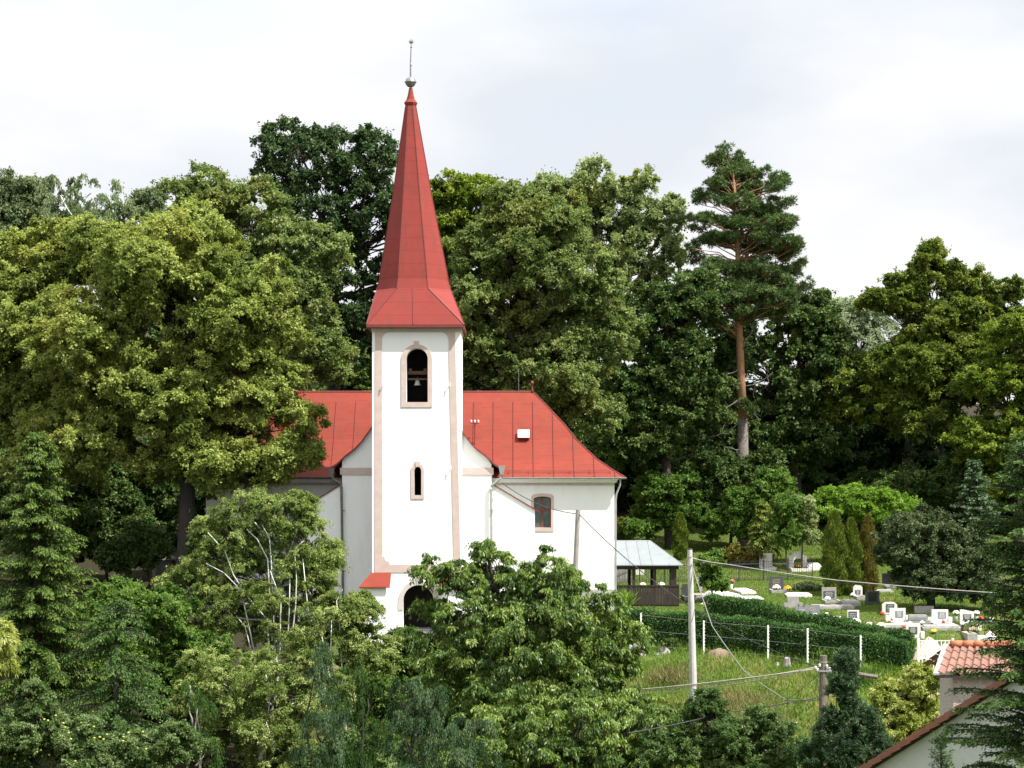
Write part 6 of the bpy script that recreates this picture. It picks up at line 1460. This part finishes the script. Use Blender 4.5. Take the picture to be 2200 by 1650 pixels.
b = hit(1545, 1410); mb = MB(); rg = np.random.default_rng(8); vs, n = [], 18
for i in range(6):
    t = i/5
    for k in range(n): a = 2*math.pi*k/n; q = t*.75*(1+.2*math.sin(3*a)); vs.append(b + Vector((q*math.cos(a), q*math.sin(a)*.8, .5*(1-t*t) - .08 + rg.normal()*.03)))
mb.mesh(vs, [(i*n+(k+1) % n, i*n+k, i*n+n+k, i*n+n+(k+1) % n) for i in range(5) for k in range(n)]); tag(mb.build('earth_mound', M['earth'], loc=b, smooth=True), 'mound of bare brown earth below the hedge', 'mound')

def weeds(label, px, py, wpx, hpx, lm, seed, n=500, L=.35, Wd=.04, name='weed_clump', cat='weeds', spread=.5, blob=False):
    if lm is LM['grass_dry']: wpx, hpx, n = wpx*1.9, hpx*.55, int(n*.8)
    b = hit(px, py); s = b.y/F; rg = np.random.default_rng(seed); root = thing(name, label, cat, b); w, h = wpx*s, hpx*s
    xy = rg.normal(size=(n, 2))*np.array([w*.25, w*.16]); z = rg.random((n, 1))**.8*h*.8
    P = np.array(b) + np.concatenate([xy, z], 1); P[:, 2] += gz(P[:, 0], P[:, 1]) - b.z
    d = np.concatenate([rg.normal(size=(n, 2))*spread, np.ones((n, 1))], 1)
    blades('leaves', P, d, rdir(rg, n), L*rg.uniform(.5, 1.2, n), Wd*rg.uniform(.6, 1.3, n), rg.random(n), lm, root)
    mb = MB()
    for i in range(9): q = Vector(P[i*7]); mb.tube([Vector((q.x, q.y, float(gz(q.x, q.y)))), q], .012, 3)
    mb.build('stems', M['fl_leaf'], root); NLEAF[0] += n
weeds('grassy yucca like clump in front of the pavilion', 1342, 1308, 34, 30, LM['bright'], 1, 420, .7, .05, 'yucca_clump', 'plant', .7)
weeds('tall yellow green shoots before the hedge left of the concrete pole', 1413, 1385, 26, 60, LM['bright'], 2, 420, .28, .11)
weeds('dark bushy weeds at the hedge foot right of the concrete pole', 1530, 1392, 40, 36, LM['deep'], 3, 700, .24, .12)
weeds('dark leaves round the end of the fallen trunk', 1440, 1400, 26, 28, LM['deep'], 4, 420, .22, .12)
weeds('pale iris blades below the hedge', 1580, 1400, 26, 28, LM['silver'], 5, 160, .55, .045, 'iris_clump', 'plant', .35)
weeds('tall dry weeds left of the concrete pole foot', 1440, 1470, 70, 60, LM['grass_dry'], 6, 1500, .4, .03)
weeds('dry reddish weeds on the slope above the pear tree', 1590, 1520, 90, 50, LM['grass_dry'], 7, 1800, .4, .03)
weeds('wild plants at the hedge foot near the old pole', 1790, 1425, 60, 36, LM['mid'], 8, 900, .26, .08)
weeds('tall weeds by the hedge in front of the third fence post', 1850, 1430, 60, 30, LM['mid'], 9, 800, .3, .05)
weeds('dry weeds along the hedge between the pole and second fence post', 1470, 1385, 60, 34, LM['grass_dry'], 10, 1100, .35, .035)
weeds('pale flowering weeds on the slope below the concrete pole', 1620, 1560, 110, 40, LM['grass_dry'], 11, 1500, .35, .035)
weeds('green weeds under the weathered rail behind the juniper', 1850, 1470, 90, 36, LM['mid'], 12, 1300, .3, .06)
# the meadow grass itself
rg = np.random.default_rng(77); n = 260000
Y = rg.uniform(90, 168, n)**1.0; px = rg.uniform(1180, 2230, n); X = (px - CX)/F*Y
keep = ~((X < 6.5) & (Y > 119) & (Y < 139)) & ~((X > 6.3) & (X < 10.8) & (Y > 129.7) & (Y < 135.3)); X, Y = X[keep], Y[keep]; n = len(X)
pn = np.sin(X*.9 + Y*.31) * np.cos(Y*.47 - X*.23) + .6*np.sin(X*2.3 - Y*1.1); low = Y < 114
hgt = np.where(low, rg.uniform(.10, .34, n)*(1 + .7*np.clip(pn, 0, 1)), rg.uniform(.05, .15, n))
hl = np.array([(1335, 117.5), (1420, 116.9), (1520, 116.3), (1650, 115.2), (1760, 114.2), (1850, 113.4), (1945, 112.6)])
hy = np.interp(X, (hl[:, 0]-CX)/F*hl[:, 1], hl[:, 1]) - Y                      # uncut weeds along the foot of the hedge
foot = (hy > .45) & (hy < 2.3) & (X < 21.5)
hgt = np.where(foot, rg.uniform(.25, .75, n)*(1 - .25*hy), hgt)
P = np.stack([X, Y, gz(X, Y) - .02 + .0*X], 1)
P[:, 2] += np.where((Y > 85) & (Y < 116), .10*np.sin(X*1.3+Y*.4)*np.cos(Y*.9-X*.35) + .05*np.sin(X*3.1)*np.cos(Y*2.3+1), 0)
D = np.concatenate([rg.normal(size=(n, 2))*.45, np.ones((n, 1))], 1)
g_mesh = blades('grass', P, D, rdir(rg, n), hgt, np.where(low, .05, .04)*rg.uniform(.6, 1.4, n), np.clip(.35 + .28*pn*low + .35*rg.random(n) - .15*(~low), 0, 1), LM['grass'], None)
tag(g_mesh, kind='stuff')
